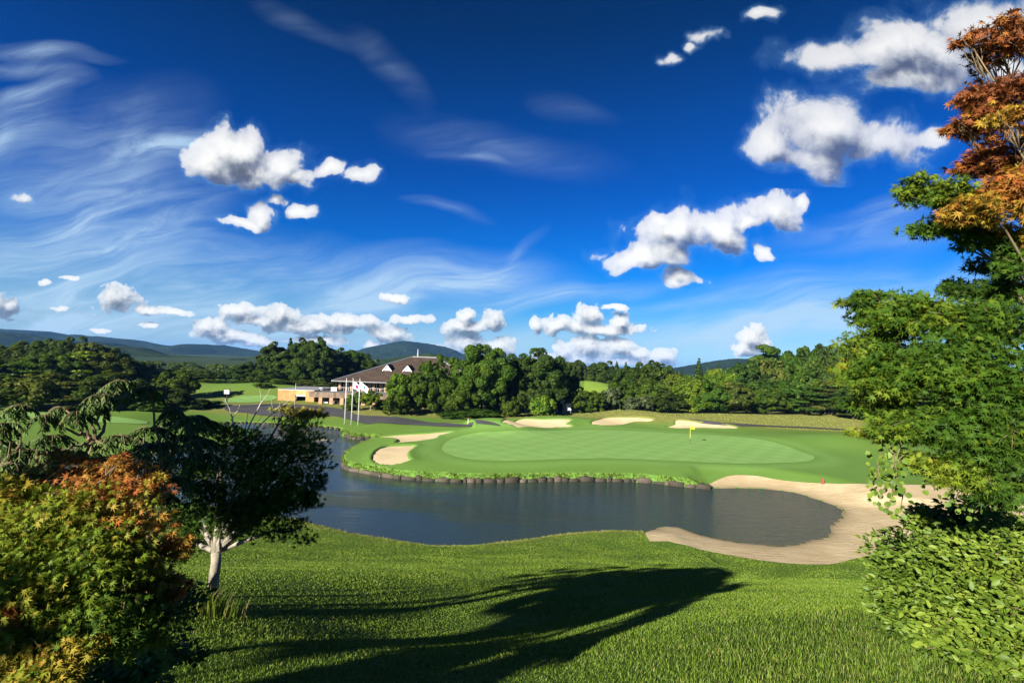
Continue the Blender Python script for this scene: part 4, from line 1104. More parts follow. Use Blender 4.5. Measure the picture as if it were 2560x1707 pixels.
def golf_pin():
    p = hit(690, 444.2, ground)
    t = thing('golf_pin', 'golf hole pin with a yellow flag standing on the green', 'golf pin', p)
    ym = simple_mat('yellow_pin_paint', (0.62, 0.52, 0.04), 0.45, 0.05, 2.0, 0.4); km = simple_mat('dark_pin_foot', (0.03, 0.035, 0.03), 0.5, 0.1, 2.0, 0.4)
    m = MB(); m.tube([(0, 0, 0.82), (0, 0, 2.35)], [0.022, 0.018], 8); m.build('pole', ym, t)
    m = MB(); m.tube([(0, 0, -0.1), (0, 0, 0.82)], [0.020, 0.022], 8); m.build('pole_foot', km, t)
    fl = obj('flag', flag_mesh('flag', 0.62, 0.38, 0.12, [simple_mat('yellow_flag_cloth', (0.70, 0.58, 0.05), 0.7, 0.05, 3.0, 0.1)], 0.7, lambda u, v: 0), t, (0.02, 0, 2.33)); fl.rotation_euler = (0, 0, rad(15))
    m = MB(); m.tube([(0, 0, 0.015), (0, 0, 0.022)], [0.054, 0.054], 14); m.build('cup', km, t)
golf_pin()

def lamp(px, py, tpy):
    p = hit(px, py, ground); y = p[1]; h = at_y(px + 0.5, tpy, y)[2] - p[2]
    km = simple_mat('black_lamp_post', (0.02, 0.02, 0.022), 0.5, 0.1, 2.0, 0.4)
    t = thing('street_lamp', 'black lamp post with two white box lanterns at the edge of the car park', 'street lamp', p)
    m = MB(); m.tube([(0, 0, -0.2), (0, 0, h - 0.2)], [0.12, 0.09], 8); m.box(-0.36, -0.05, h - 0.85, 0.36, 0.05, h - 0.78); m.build('post', km, t)
    for sx in (-0.22, 0.22):
        m = MB(); m.box(sx - 0.19, -0.19, h - 0.775, sx + 0.19, 0.19, h - 0.15); l = m.build('lantern', whitep, t)
        m = MB(); m.box(sx - 0.21, -0.23, h - 0.148, sx + 0.21, 0.23, h - 0.09); m.build('lantern_cap', km, l)
lamp(226.3, 408.0, 388.5)

def pylon(px, tpy, D, H, name, label, w):
    top = at_y(px, tpy, D); zb = top[2] - H
    t = thing(name, label, 'pylon', (top[0], D, zb))
    m = MB()
    def c(z): return w * (1 - 0.8 * z / H) / 2
    for sx in (-1, 1):
        for sy in (-1, 1):
            m.tube([(sx * c(0), sy * c(0), 0), (sx * c(H), sy * c(H), H)], [0.14, 0.10], 4)
    n = 9
    for k in range(n):
        z0, z1 = H * k / n, H * (k + 1) / n
        for sy in (-1, 1):
            m.tube([(-c(z0), sy * c(z0), z0), (c(z1), sy * c(z1), z1)], [0.08, 0.08], 4); m.tube([(c(z0), sy * c(z0), z0), (-c(z1), sy * c(z1), z1)], [0.08, 0.08], 4)
    m.build('lattice', metalm, t)
    for z, L in ((0.62, 0.36), (0.78, 0.30), (0.93, 0.22)):
        m = MB(); m.tube([(-L * w * 1.6, 0, H * z), (0, 0, H * z + 0.5), (L * w * 1.6, 0, H * z)], [0.09, 0.16, 0.09], 4); m.build('cross_arm', metalm, t)
pylon(643, 357.5, 330, 16, 'pylon', 'pale lattice power pylon rising above the right woods', 3.2)
pylon(418, 348.8, 560, 14, 'radio_mast', 'tiny pale mast on the hill behind the clubhouse roof', 1.6)

def small_things():
    wm = simple_mat('pale_stake_paint', (0.55, 0.53, 0.48), 0.7, 0.1, 3.0)
    p = hit(468, 423.5, ground); t = thing('marker_stake', 'thin pale marker stake beside the drive, between bunker and mound', 'stake', p)
    m = MB(); m.tube([(0, 0, -0.2), (0, 0, 0.75)], [0.05, 0.045], 6); m.build('post', wm, t); m = MB(); m.tube([(0, 0, 0.751), (0, 0, 0.86)], [0.055, 0.03], 6); m.build('cap', clothr, t)
    p = hit(822.5, 483.5, ground); rm = simple_mat('red_brown_stake_paint', (0.24, 0.06, 0.045), 0.7, 0.2, 3.0)
    t = thing('hazard_marker', 'small red brown hazard marker at the edge of the beach sand', 'stake', p)
    m = MB(); m.prism([(-0.09, -0.09, -0.2), (0.09, -0.09, -0.2), (0.09, -0.09, 0.42), (0, -0.09, 0.55), (-0.09, -0.09, 0.42)], (0, 0.18, 0)); m.build('post', rm, t)
    p = at_z(325, 439.6, 0.0); t = tag(obj('floating_log', None), None) if False else None
    m = MB(); m.tube([(-1.3, -0.25, 0.0), (-0.4, 0.02, 0.03), (0.5, 0.10, 0.02), (1.4, 0.45, 0.0)], [0.05, 0.09, 0.08, 0.03], 6); m.tube([(0.5, 0.10, 0.03), (1.0, -0.1, 0.10)], [0.03, 0.01], 5)
    o = m.build('floating_log', palebark, None, (p[0], p[1], 0.0), True); tag(o, 'pale bare branch floating on the pond near the flagpoles', 'log')
small_things()

# ------------------------------------------------------------------ stone edging of the pond
def rock(rg, L, Dp, H):
    u = np.linspace(0, 2 * math.pi, 9)[:-1]; v = np.linspace(-math.pi / 2, math.pi / 2, 6)
    U, Vv = np.meshgrid(u, v); e = 0.30
    f = lambda c: np.sign(c) * np.abs(c) ** e
    x = f(np.cos(Vv)) * f(np.cos(U)) * L / 2; y = f(np.cos(Vv)) * f(np.sin(U)) * Dp / 2; z = f(np.sin(Vv)) * H / 2
    P = np.stack([x, y, z], -1).reshape(-1, 3) * (1 + rg.normal(0, 0.07, (48, 1)))
    P += rg.normal(0, 0.025, P.shape)
    Q = []
    for i in range(5):
        for j in range(8):
            Q.append((i * 8 + j, i * 8 + (j + 1) % 8, (i + 1) * 8 + (j + 1) % 8, (i + 1) * 8 + j))
    return P, np.array(Q)
def stone_edge(name, label, line, hgt, seed, lmin=0.45, lmax=1.1, gap=0.0):
    rg = np.random.default_rng(seed)
    seg = np.linalg.norm(np.diff(line, axis=0), axis=1); cum = np.append(0, np.cumsum(seg)); s_ = 0; V = []; Q = []; n = 0; var = []
    while s_ < cum[-1] - 0.2:
        L = rg.uniform(lmin, lmax); c = s_ + L / 2; s_ += L * 0.97 + rg.uniform(0, gap)
        x = np.interp(c, cum, line[:, 0]); y = np.interp(c, cum, line[:, 1])
        dx = np.interp(c + 0.2, cum, line[:, 0]) - np.interp(c - 0.2, cum, line[:, 0]); dy = np.interp(c + 0.2, cum, line[:, 1]) - np.interp(c - 0.2, cum, line[:, 1])
        a = math.atan2(dy, dx) + rg.normal(0, 0.08); H = hgt * rg.uniform(0.6, 1.15)
        P, q = rock(rg, L, 0.55, H + 0.3)
        V.append(np.stack([x + P[:, 0] * math.cos(a) - P[:, 1] * math.sin(a), y + P[:, 0] * math.sin(a) + P[:, 1] * math.cos(a), P[:, 2] + H / 2 - 0.15], 1)); Q.append(q + n); n += 48; var.append(np.full(48, rg.uniform()))
    q = np.vstack(Q)
    me = mesh_np(name, np.vstack(V), q.ravel(), np.full(len(q), 4), rockm, {'var': np.concatenate(var)}, False)
    return tag(obj(name, me), label, 'stone edging')
m_, G_, b_, _ = new_mat('edging_rock')
n_ = G_.noise(pos(G_), 4.0, 6.0, 0.65)
G_.put(b_.inputs['Base Color'], G_.mix(n_, G_.ramp(attr(G_, 'var'), [(0.0, (0.010, 0.008, 0.006)), (0.7, (0.026, 0.021, 0.016)), (1.0, (0.12, 0.095, 0.07))]), (0.040, 0.034, 0.018)))
b_.inputs['Roughness'].default_value = 0.85; bump(G_, b_, n_, 0.8, 0.06)
rockm = m_
stone_edge('stone_edging', 'low wall of dark stone blocks holding the bank of the green above the pond', WALL_LINE[4:], 0.38, 81, 0.3, 1.6)
SHORE2 = spline([at_z(x, y, 0.0) for x, y in POND_FAR[1:18]], 0.4, closed=False)
stone_edge('stone_edging', 'rough stone edging along the pond bank below the flagpoles and the left green', SHORE2, 0.24, 82, 0.3, 0.8, 0.5)

# ------------------------------------------------------------------ grass blades
def blades(P, N_lean, H, Wd, rg, name, mat, var, dry):
    n = len(P)
    a = rg.uniform(0, 6.283, n); side = np.stack([np.cos(a), np.sin(a), np.zeros(n)], 1)
    lean = N_lean
    up = np.array([0, 0, 1.0])
    H = H[:, None]; Wd = Wd[:, None]
    m1 = P + up * H * 0.55 + lean * H * 0.22
    tp = P + up * H * (1 - 0.25 * np.linalg.norm(lean, axis=1)[:, None]) + lean * H * 0.75
    V = np.stack([P - side * Wd / 2, P + side * Wd / 2, m1 + side * Wd * 0.4, m1 - side * Wd * 0.4, tp], 1).reshape(-1, 3)
    i = np.arange(n)[:, None] * 5
    L = np.concatenate([i + 0, i + 1, i + 2, i + 3, i + 3, i + 2, i + 4], 1).ravel()
    cnt = np.tile([4, 3], n)
    me = mesh_np(name, V, L, cnt, mat, {'var': np.repeat(var, 5), 'dry': np.repeat(dry, 5)})
    return obj(name, me)

gm, G, b, out = new_mat('grass_blades')
c = G.ramp(attr(G, 'var'), [(0.0, (0.050, 0.100, 0.007)), (0.5, (0.112, 0.185, 0.014)), (1.0, (0.195, 0.255, 0.030))])
c = G.mix(attr(G, 'dry'), c, G.ramp(attr(G, 'var'), [(0.0, (0.14, 0.13, 0.035)), (1.0, (0.36, 0.30, 0.13))]))
G.put(b.inputs['Base Color'], c); b.inputs['Roughness'].default_value = 0.55; b.inputs['Specular IOR Level'].default_value = 0.25
t_ = G.n('ShaderNodeBsdfTranslucent'); G.put(t_.inputs[0], c); mx = G.n('ShaderNodeMixShader'); mx.inputs[0].default_value = 0.3
G.t.links.new(b.outputs[0], mx.inputs[1]); G.t.links.new(t_.outputs[0], mx.inputs[2]); G.t.links.new(mx.outputs[0], out.inputs[0])
BEACH_P = BEACH
def lawn():
    rg = np.random.default_rng(91); n = 700000
    r = 2.2 + 33 * rg.uniform(0, 1, n) ** 1.1; th = rg.uniform(-0.92, 0.92, n)
    x, y = r * np.sin(th), r * np.cos(th)
    k = y < 34; x, y, r = x[k], y[k], r[k]
    z, sd = ground(x, y, want_sd=True)
    bs = sdf(BEACH_P, x, y)
    k = (sd > 0.02) & (bs > 0.0) & (y < 33.5) & ~((x > 8.6) & (sd < 1.2))
    # only this side of the pond
    x, y, z, r, sd, bs = x[k], y[k], z[k], r[k], sd[k], bs[k]
    n = len(x)
    # patchy growth
    patch = 0.5 + 0.25 * np.sin(x * 1.7 + 1.3 * np.sin(y * 1.1)) + 0.25 * np.sin(y * 2.3 + 1.7 * np.sin(x * 0.9 + 2))
    rough = sm(x, 0.0, 3.5) * (1 - sm(y - 0.15 * x, 4.6, 6.2))      # taller, coarser grass near the bush
    edge = np.exp(-sd / 0.55) + 0.9 * np.exp(-np.maximum(bs, 0) / 0.4)
    H = (0.024 + 0.020 * patch + 0.026 * rough) * rg.uniform(0.6, 1.4, n) * (1 + 3.0 * np.exp(-sd / 0.45))
    Wd = np.maximum(0.0045, 0.0013 * r) * rg.uniform(0.7, 1.3, n)
    lean = rg.normal(0, 0.38, (n, 3)); lean[:, 2] = 0
    dry = np.clip(1.1 * np.exp(-sd / 0.7) * rg.uniform(0.3, 1, n) + 0.35 * rough * (rg.uniform(0, 1, n) < 0.35) + (rg.uniform(0, 1, n) < 0.04) * 0.7, 0, 1)
    var = np.clip(0.25 * patch + 0.2 + rg.normal(0.1, 0.22, n) - 0.15 * rough, 0, 1)
    o = blades(np.stack([x, y, z - 0.01], 1), lean, H, Wd, rg, 'lawn_grass', gm, var, dry)
    tag(o, 'short green grass covering the slope down to the pond', 'grass', kind='stuff')
lawn()
def fringe():
    rg = np.random.default_rng(92)
    Ps, H, W_, dr = [], [], [], []
    seg = np.linalg.norm(np.diff(WALL_LINE, axis=0), axis=1); cum = np.append(0, np.cumsum(seg))
    n = 11000; c = rg.uniform(0, cum[-1], n); dens = 0.5 + 0.5 * np.sin(c * 1.9 + 2 * np.sin(c * 0.7)); k = rg.uniform(0, 1, n) < 0.25 + 0.75 * dens; c = c[k]; n = len(c)
    x = np.interp(c, cum, WALL_LINE[:, 0]); y = np.interp(c, cum, WALL_LINE[:, 1])
    dx = np.interp(c + .2, cum, WALL_LINE[:, 0]) - np.interp(c - .2, cum, WALL_LINE[:, 0]); dy = np.interp(c + .2, cum, WALL_LINE[:, 1]) - np.interp(c - .2, cum, WALL_LINE[:, 1])
    L = np.hypot(dx, dy); nx, ny = dy / L, -dx / L
    s = sdf(POND, x + nx * 0.1, y + ny * 0.1); sgn = np.where(s < 0, 1.0, -1.0); nx, ny = nx * sgn, ny * sgn       # towards the water
    off = rg.uniform(-0.35, 0.22, n)
    px_, py_ = x + nx * off, y + ny * off
    zz = 0.46 + rg.uniform(-0.28, 0.24, n)
    lean = np.stack([nx, ny, 0 * nx], 1) * rg.uniform(0.2, 1.4, (n, 1)) + rg.normal(0, 0.3, (n, 3)); lean[:, 2] = -0.3 * rg.uniform(0, 1, n)
    o = blades(np.stack([px_, py_, zz], 1), lean, rg.uniform(0.10, 0.28, n), rg.uniform(0.03, 0.07, n), rg, 'bank_grass', gm, np.clip(rg.normal(0.42, 0.25, n), 0, 1), (rg.uniform(0, 1, n) < 0.15) * 0.7)
    tag(o, 'bright green grass hanging over the stone edging of the green', 'grass', kind='stuff')
    # rough grass in front of the woods
    n = 26000; x = rg.uniform(-20, 62, n); y = rg.uniform(82, 95, n)
    z, sd = ground(x, y, want_sd=True)
    k = sd > 2
    for bnk in BUNKERS: k &= sdf(bnk, x, y) > 0.8
    pth = np.min(np.hypot(x[:, None] - pp[None, :, 0], y[:, None] - pp[None, :, 1]), axis=1); k &= pth > 1.2
    k &= sdf(spline([hit(a, b_) for a, b_ in LOT_PX], 2.0), x, y) > 0.5
    x, y, z = x[k], y[k], z[k]; n = len(x)
    o = blades(np.stack([x, y, z - 0.03], 1), rg.normal(0, 0.4, (n, 3)) * np.array([1, 1, 0]), rg.uniform(0.06, 0.18, n), rg.uniform(0.07, 0.14, n), rg, 'rough_grass', gm, np.clip(rg.normal(0.45, 0.25, n), 0, 1), np.clip(rg.normal(0.45, 0.25, n), 0, 1))
    tag(o, 'pale unmown grass along the foot of the woods', 'grass', kind='stuff')
fringe()

# ------------------------------------------------------------------ foreground trees and shrubs
ML = leaf_mat('maple_leaves', [(0.0, (0.014, 0.034, 0.005)), (0.22, (0.040, 0.088, 0.008)), (0.42, (0.140, 0.180, 0.014)), (0.58, (0.250, 0.165, 0.020)), (0.72, (0.260, 0.078, 0.020)), (0.86, (0.130, 0.046, 0.018)), (1.0, (0.070, 0.030, 0.016))], rough=0.6, trans=0.2, spec=0.10, objvar=0)
GL = leaf_mat('shrub_leaves', [(0.0, (0.018, 0.044, 0.006)), (0.5, (0.085, 0.140, 0.014)), (1.0, (0.190, 0.240, 0.030))], rough=0.5, trans=0.18, spec=0.22, objvar=0)
CL = leaf_mat('compound_leaves', [(0.0, (0.014, 0.034, 0.007)), (0.5, (0.042, 0.082, 0.014)), (1.0, (0.105, 0.155, 0.030))], rough=0.55, trans=0.15, spec=0.15, objvar=0)
twigm = simple_mat('twig_bark', (0.14, 0.105, 0.060), 0.85, 0.3, 9.0, 0.2)
greybark = simple_mat('grey_maple_bark', (0.22, 0.195, 0.155), 0.9, 0.5, 7.0, 0.15, bmp=0.02, stretch=(1, 1, 0.4))
deadm = simple_mat('dead_branch', (0.42, 0.39, 0.33), 0.9, 0.25, 8.0, 0.1)

def star_template():
    tips = [(-118, 0.42), (-82, 0.70), (-40, 0.92), (0, 1.0), (40, 0.92), (82, 0.70), (118, 0.42)]
    pts = [(0.0, -0.12)]
    for i, (a, r) in enumerate(tips):
        t = rad(a)
        if i:
            am = rad((a + tips[i - 1][0]) / 2); pts.append((math.sin(am) * 0.24, math.cos(am) * 0.24))
        pts.append((math.sin(t) * r, math.cos(t) * r))
    P = np.array(pts); P = np.vstack([[0, 0.02], P])
    z = -0.16 * (P ** 2).sum(1)
    F = [(0, i, i + 1) for i in range(1, len(P) - 1)] + [(0, len(P) - 1, 1)]
    return np.column_stack([P, z]), np.array(F)
def oval_template(w=0.36, curl=-0.22):
    P = np.array([(0, 0), (w * 0.8, 0.25), (w, 0.5), (w * 0.7, 0.8), (0, 1.05), (-w * 0.7, 0.8), (-w, 0.5), (-w * 0.8, 0.25), (0, 0.5)])
    z = curl * (P[:, 1] - 0.3) ** 2 + 0.22 * np.abs(P[:, 0])
    F = [(8, i, (i + 1) % 8) for i in range(8)]
    return np.column_stack([P, z]), np.array(F)
STAR = star_template(); OVAL = oval_template(0.25, -0.25); LANCE = oval_template(0.17, -0.35)

def place_leaves(tmpl, P, D, N, S):
    """leaf blades: base P, pointing along D, face normal N, size S"""
    T_, F = tmpl
    D = D / np.maximum(np.linalg.norm(D, axis=1)[:, None], 1e-6)
    N = N - D * (N * D).sum(1)[:, None]; N = N / np.maximum(np.linalg.norm(N, axis=1)[:, None], 1e-6)
    X = np.cross(D, N)
    V = P[:, None, :] + (T_[None, :, 0, None] * X[:, None, :] + T_[None, :, 1, None] * D[:, None, :] + T_[None, :, 2, None] * N[:, None, :]) * S[:, None, None]
    k = len(T_); L = (np.arange(len(P))[:, None, None] * k + F[None]).reshape(-1)
    return V.reshape(-1, 3), L, k
def leaf_object(name, tmpl, P, D, N, S, var, mat, parent, off):
    V, L, k = place_leaves(tmpl, P - off, D, N, S)
    me = mesh_np(name, V, L, np.full(len(L) // 3, 3), mat, {'var': np.repeat(var, k)})
    return obj(name, me, parent)

def bezier(a, b, sag, n=6, rg=None, wob=0.0):
    a, b = np.array(a, float), np.array(b, float); m = (a + b) / 2 + np.array(sag, float); out = []
    for i in range(n + 1):
        t = i / n; p = (1 - t) ** 2 * a + 2 * t * (1 - t) * m + t * t * b
        if rg is not None and 0 < i < n: p = p + rg.normal(0, wob, 3)
        out.append(p)
    return out

def blob_points(px, py, rx, ry, d, yscale=1.0):
    """centre and radii in metres of a foliage mass seen at that place, at depth d"""
    c = at_y(px, py, d); return c, np.array([rx / 512 * d, (rx + ry) / 2 / 512 * d * yscale, ry / 512 * d])

def foliage_tree(name, label, cat, base, fork, blobs, tmpl, lsize, density, mat, seed, barkm, trunk_r, layer=0.10, droop=0.45, facing=(-0.30, -0.40, 0.70), njit=0.9, limb_from=None, twigs=7, rtwig=0.006, limb=0.5):
    rg = np.random.default_rng(seed)
    off = np.array(base, float)
    t = thing(name, label, cat, tuple(off))
    tm = MB(); f = np.array(fork, float) - off
    p0 = np.array([0, 0, -0.15])
    path = bezier(p0, f, (rg.normal(0, 0.06), rg.normal(0, 0.06), 0), 6, rg, trunk_r * 0.25)
    tm.tube(path, [trunk_r * (1.45 - 0.55 * min(1, i / 2.0) - 0.2 * i / 6) for i in range(7)], 10)
    P, D, N, S, Vv = [], [], [], [], []
    for (px, py, rx, ry, d, n, v0, v1) in blobs:
        c, r = blob_points(px, py, rx, ry, d)
        cl = c - off
        mid = (f + cl) / 2
        lp = bezier(f, cl, (0, 0, 0.10 * np.linalg.norm(cl - f)), 7, rg, 0.02)
        rl = max(rtwig * 1.6, trunk_r * 0.55 * limb * min(1.0, r.mean() / 0.35))
        tm.tube(lp, [trunk_r * limb * (1 - i / 7) + rl * 0.6 * (i / 7) for i in range(8)], 6)
        n = int(n * density)
        ns = max(5, int(n / 48)); sc = sphere_dirs(ns, rg) * (rg.uniform(0, 1, ns) ** 0.45 * 0.80)[:, None]; sr = rg.uniform(0.32, 0.58, ns); stone = rg.uniform(0, 1, ns); stilt = rg.normal(0, 0.25, (ns, 2))
        ix = rg.choice(ns, n, p=sr ** 2 / (sr ** 2).sum())
        dd = sphere_dirs(n, rg); rad_ = rg.uniform(0, 1, n) ** 0.45
        q = sc[ix] + dd * (rad_ * sr[ix])[:, None] * np.array([1.05, 1.05, 1.10])
        q[:, 2] += -0.18 * (((q - sc[ix])[:, :2] ** 2).sum(1) / sr[ix]) + ((q - sc[ix])[:, :2] * stilt[ix]).sum(1)
        p = c + q * r
        outw = (q - sc[ix]) * r; outw[:, 2] *= 0.3; outw = outw / np.maximum(np.linalg.norm(outw, axis=1)[:, None], 1e-6) + (c - np.array(fork)) * 0.25
        outw /= np.maximum(np.linalg.norm(outw, axis=1)[:, None], 1e-6)
        dirs = outw + rg.normal(0, 0.6, (n, 3)); dirs[:, 2] = dirs[:, 2] * 0.5 - droop
        P.append(p); D.append(dirs); N.append(np.array(facing) + rg.normal(0, njit, (n, 3)) + outw * 0.25); S.append(lsize * rg.uniform(0.5, 1.3, n))
        Vv.append(np.clip(v0 + (v1 - v0) * np.clip(0.65 * stone[ix] + 0.35 * rg.uniform(0, 1, n) + rg.normal(0, 0.08, n), -0.1, 1.2), 0, 1))
        for k in range(twigs):
            e = c + sphere_dirs(1, rg)[0] * r * np.array([0.95, 0.95, 0.6])
            tm.tube(bezier(cl * 0.9 + f * 0.1, e - off, (0, 0, 0.05), 4, rg, 0.01), [rl * 0.6, rtwig, rtwig * 0.9, rtwig * 0.7, rtwig * 0.4], 4)
    o = tm.build('trunk', barkm, t, smooth=True)
    leaf_object('crown', tmpl, np.vstack(P), np.vstack(D), np.vstack(N), np.concatenate(S), np.concatenate(Vv), mat, t, off)
    return t, tm, off

# maple that frames the picture on the right; its trunk stands outside the frame
RB = [(997,39,36,20,2.9,170,.62,1.0),(968,40,14,7,2.9,30,.62,1.0),(1020,30,24,26,2.8,120,.6,1.0),
 (985,60,26,12,3.0,60,.62,1.0),(1000,92,34,22,2.9,260,.70,1.0),(975,100,24,14,3.0,110,.62,.95),(1012,180,26,16,2.9,150,.5,.8),(985,165,34,14,3.0,190,.6,.98),(986,124,36,20,2.95,260,.58,.98),(1010,150,34,26,2.9,260,.62,1.0),(962,128,16,8,3.0,40,.62,.95),(1005,116,22,12,2.7,90,.48,.70),
 (925,188,36,13,3.1,190,.05,.42),(952,196,40,16,3.0,230,.12,.48),(975,208,40,16,2.8,260,.50,.74),(1010,200,26,24,2.75,190,.50,.78),(950,226,44,14,3.1,260,.0,.30),(990,238,40,14,3.0,230,.05,.35),(1015,232,22,18,2.9,110,.45,.70),
 (1000,262,30,14,3.3,150,.0,.22),(1012,258,18,20,2.9,110,.05,.3),(960,288,26,12,3.3,120,.0,.25),(1010,282,26,20,3.1,170,.0,.25),(985,292,30,14,3.2,160,.0,.22),  # inner masses: self-shade put in as darker leaf values
 (868,298,30,9,3.2,130,.08,.42),(884,314,40,18,3.2,300,.08,.42),(912,312,44,24,3.0,420,.1,.42),(955,318,44,26,2.9,420,.08,.38),(1000,325,40,30,2.8,380,.0,.30),
 (880,346,36,22,3.2,330,.08,.45),(860,370,30,13,3.3,170,.15,.58),(900,372,52,28,3.0,520,.05,.38),(950,365,52,34,2.8,560,.1,.36),(1000,380,42,38,2.7,460,.08,.34),
 (880,402,36,16,3.2,230,.1,.45),(868,431,28,6,3.2,80,.30,.52),(893,434,24,9,3.1,110,.15,.46),(920,424,48,22,3.0,420,.05,.36),(970,430,52,28,2.8,480,.08,.34),(1010,440,32,28,2.7,280,.05,.32),
 (930,462,34,12,3.0,170,.18,.46),(965,472,44,17,2.85,270,.2,.46),(1000,490,36,20,2.8,230,.05,.35)]
bx = 3.9; by = 3.0
foliage_tree('maple_tree', 'Japanese maple at the right edge, green below turning orange and brown at the top', 'tree', (bx, by, gz(bx, by)), (bx - 0.25, by - 0.05, 10.2), RB, STAR, 0.037, 3.6, ML, 101, twigm, 0.09, layer=0.10, twigs=9, rtwig=0.0025, limb=0.22)

# vine with round leaves hanging below the maple
def vine():
    rg = np.random.default_rng(102); P, D, N, S = [], [], [], []; c0 = at_y(905, 432, 3.0); off = c0
    t = thing('hanging_vine', 'vine with round green leaves hanging from the lowest maple branches over the sand', 'vine', tuple(off))
    m = MB()
    for k, (px, py, ex, ey) in enumerate([(895,430,880,498),(900,436,890,505),(908,440,900,512),(885,445,876,480),(960,470,955,500),(985,480,975,512),(930,455,934,490)]):
        a = at_y(px, py, 3.0); b = at_y(ex, ey, 2.95)
        path = bezier(a - off, b - off, (rg.normal(0, 0.03), 0.03, -0.02), 8, rg, 0.012); m.tube(path, [0.003] * 9, 4)
        nl = 34 if k < 4 else 14
        for j in range(nl):
            p = path[rg.integers(1, 9)] + rg.normal(0, 0.035, 3); P.append(p + off); D.append(rg.normal(0, 0.5, 3) + [0, 0, -0.8]); N.append(np.array([-0.5, -0.8, 0.3]) + rg.normal(0, 0.4, 3)); S.append(rg.uniform(0.022, 0.040))
    m.build('stem', twigm, t)
    leaf_object('leaves', oval_template(0.48, -0.15), np.array(P), np.array(D), np.array(N), np.array(S), np.random.default_rng(1).uniform(0.2, 0.75, len(P)), GL, t, off)
vine()

# broadleaved bush below it
BB = [(960,650,34,12,3.0,150,.2,.8),(1000,662,36,16,2.7,150,.25,.9),(925,640,24,10,3.4,90,.1,.7),(920,512,12,10,3.9,50,.3,.8),(893,560,12,14,4.0,50,.2,.8),(985,508,16,10,3.5,60,.3,.9),(880,604,12,10,4.0,50,.2,.8),(935,520,30,14,4.0,170,.2,.7),(965,525,50,22,3.8,330,.2,.75),(1005,530,34,26,3.4,260,.2,.8),(905,552,34,26,4.0,260,.1,.7),(950,560,54,34,3.6,520,.2,.8),(1000,570,44,38,3.1,380,.25,.9),
 (890,580,24,24,4.0,170,.1,.7),(925,592,46,34,3.6,420,.15,.8),(975,605,52,36,3.1,430,.25,.9),(1010,625,34,36,2.8,230,.3,.95),(915,618,34,16,3.7,190,.1,.7),(955,634,38,18,3.1,190,.2,.8)]
bx2, by2 = 3.5, 4.3
foliage_tree('broadleaf_bush', 'dense bush with glossy oval leaves below the maple at the lower right', 'bush', (bx2, by2, gz(bx2, by2)), (bx2, by2, gz(bx2, by2) + 0.35), BB, OVAL, 0.042, 4.8, GL, 103, twigm, 0.02, layer=0.05, droop=-0.15, facing=(-0.35, -0.5, 0.6), njit=0.8, twigs=8, rtwig=0.004)

# left slope maple; its shade is partly put into darker leaf values
tb = hit(209, 612, ground, 2.0, 40); td = tb[1]
MBL = [(218,470,50,26,td,420,.08,.40),(262,470,52,32,td-.3,620,.10,.44),(290,488,36,24,td-.2,380,.08,.42),(275,505,44,20,td-.2,420,.06,.38),(250,446,40,20,td-.2,330,.10,.42),(296,430,30,20,td-.1,260,.32,.55),(312,413,16,9,td,90,.42,.62),(284,412,18,9,td,60,.40,.60),
 (300,452,30,18,td-.1,260,.1,.45),(318,486,16,20,td,150,.0,.25),(196,486,34,22,td+.1,300,.0,.24),(240,512,44,20,td-.1,380,.05,.35),(192,514,40,22,td+.1,300,.0,.22),(225,432,28,10,td,120,.35,.58),(292,530,24,14,td,150,.0,.22),(225,500,50,26,td,400,.0,.22),(188,540,22,20,td+.2,140,.12,.32)]
fk = at_y(216, 552, td)
t_, tm_, off_ = foliage_tree('maple_tree', 'maple with shade tinted leaves and a pale grey trunk standing alone on the slope', 'tree', tuple(tb), tuple(fk), MBL, STAR, 0.058, 3.0, ML, 104, greybark, 0.095, layer=0.12, twigs=6, rtwig=0.005)
m = MB(); rg_ = np.random.default_rng(105)
for (x0, y0, x1, y1, r) in [(236,455,231,412,.030),(236,452,262,400,.024),(234,450,280,405,.022),(231,415,225,398,.012),(231,420,240,404,.012),(262,400,258,386,.009),(262,402,270,388,.009),(280,405,284,394,.007),(280,408,292,396,.006),(250,432,262,415,.008),(222,470,226,430,.012),(270,410,274,394,.006),(245,432,248,410,.010),(290,415,297,396,.007),(297,400,292,390,.005)]:
    a, b = at_y(x0, y0, td) - off_, at_y(x1, y1, td - 0.1) - off_
    m.tube(bezier(a, b, (0.02, 0, 0), 5, rg_, 0.008), [r * 0.75 * (1 - 0.14 * i) for i in range(6)], 5)
m.build('dead_branches', deadm, t_, smooth=True)
o = t_.children[-1]; o['label'] = 'bare pale dead branches rising above the leaves'

# orange and yellow maple in the left corner
LB = [(87,472,66,18,3.9,330,.56,.80),(110,490,60,18,3.7,260,.58,.80),(30,490,42,24,3.7,260,.30,.58),(0,505,36,30,3.5,200,.35,.65),(70,515,60,30,3.5,480,.28,.56),(125,520,44,26,3.6,300,.42,.72),(20,540,50,36,3.3,420,.25,.52),
 (80,560,60,36,3.3,520,.22,.50),(135,562,40,30,3.5,280,.40,.74),(160,582,26,20,3.6,140,.45,.78),(30,590,56,34,3.1,430,.22,.55),(90,605,56,32,3.2,400,.10,.45),(20,640,46,26,3.0,260,.32,.58),(70,652,40,20,3.0,190,.35,.62),(110,640,36,22,3.2,170,.15,.45),(30,672,50,18,2.9,200,.25,.6),(172,545,18,13,3.6,80,.55,.80),(62,455,20,8,3.9,60,.50,.80),(122,459,16,8,3.8,60,.55,.82),(150,478,16,8,3.8,60,.50,.75),(178,585,14,9,3.6,50,.5,.8),(140,635,22,12,3.4,80,.3,.7),(15,615,22,12,3.0,70,.55,.75),(150,610,30,20,3.5,120,.1,.4)]
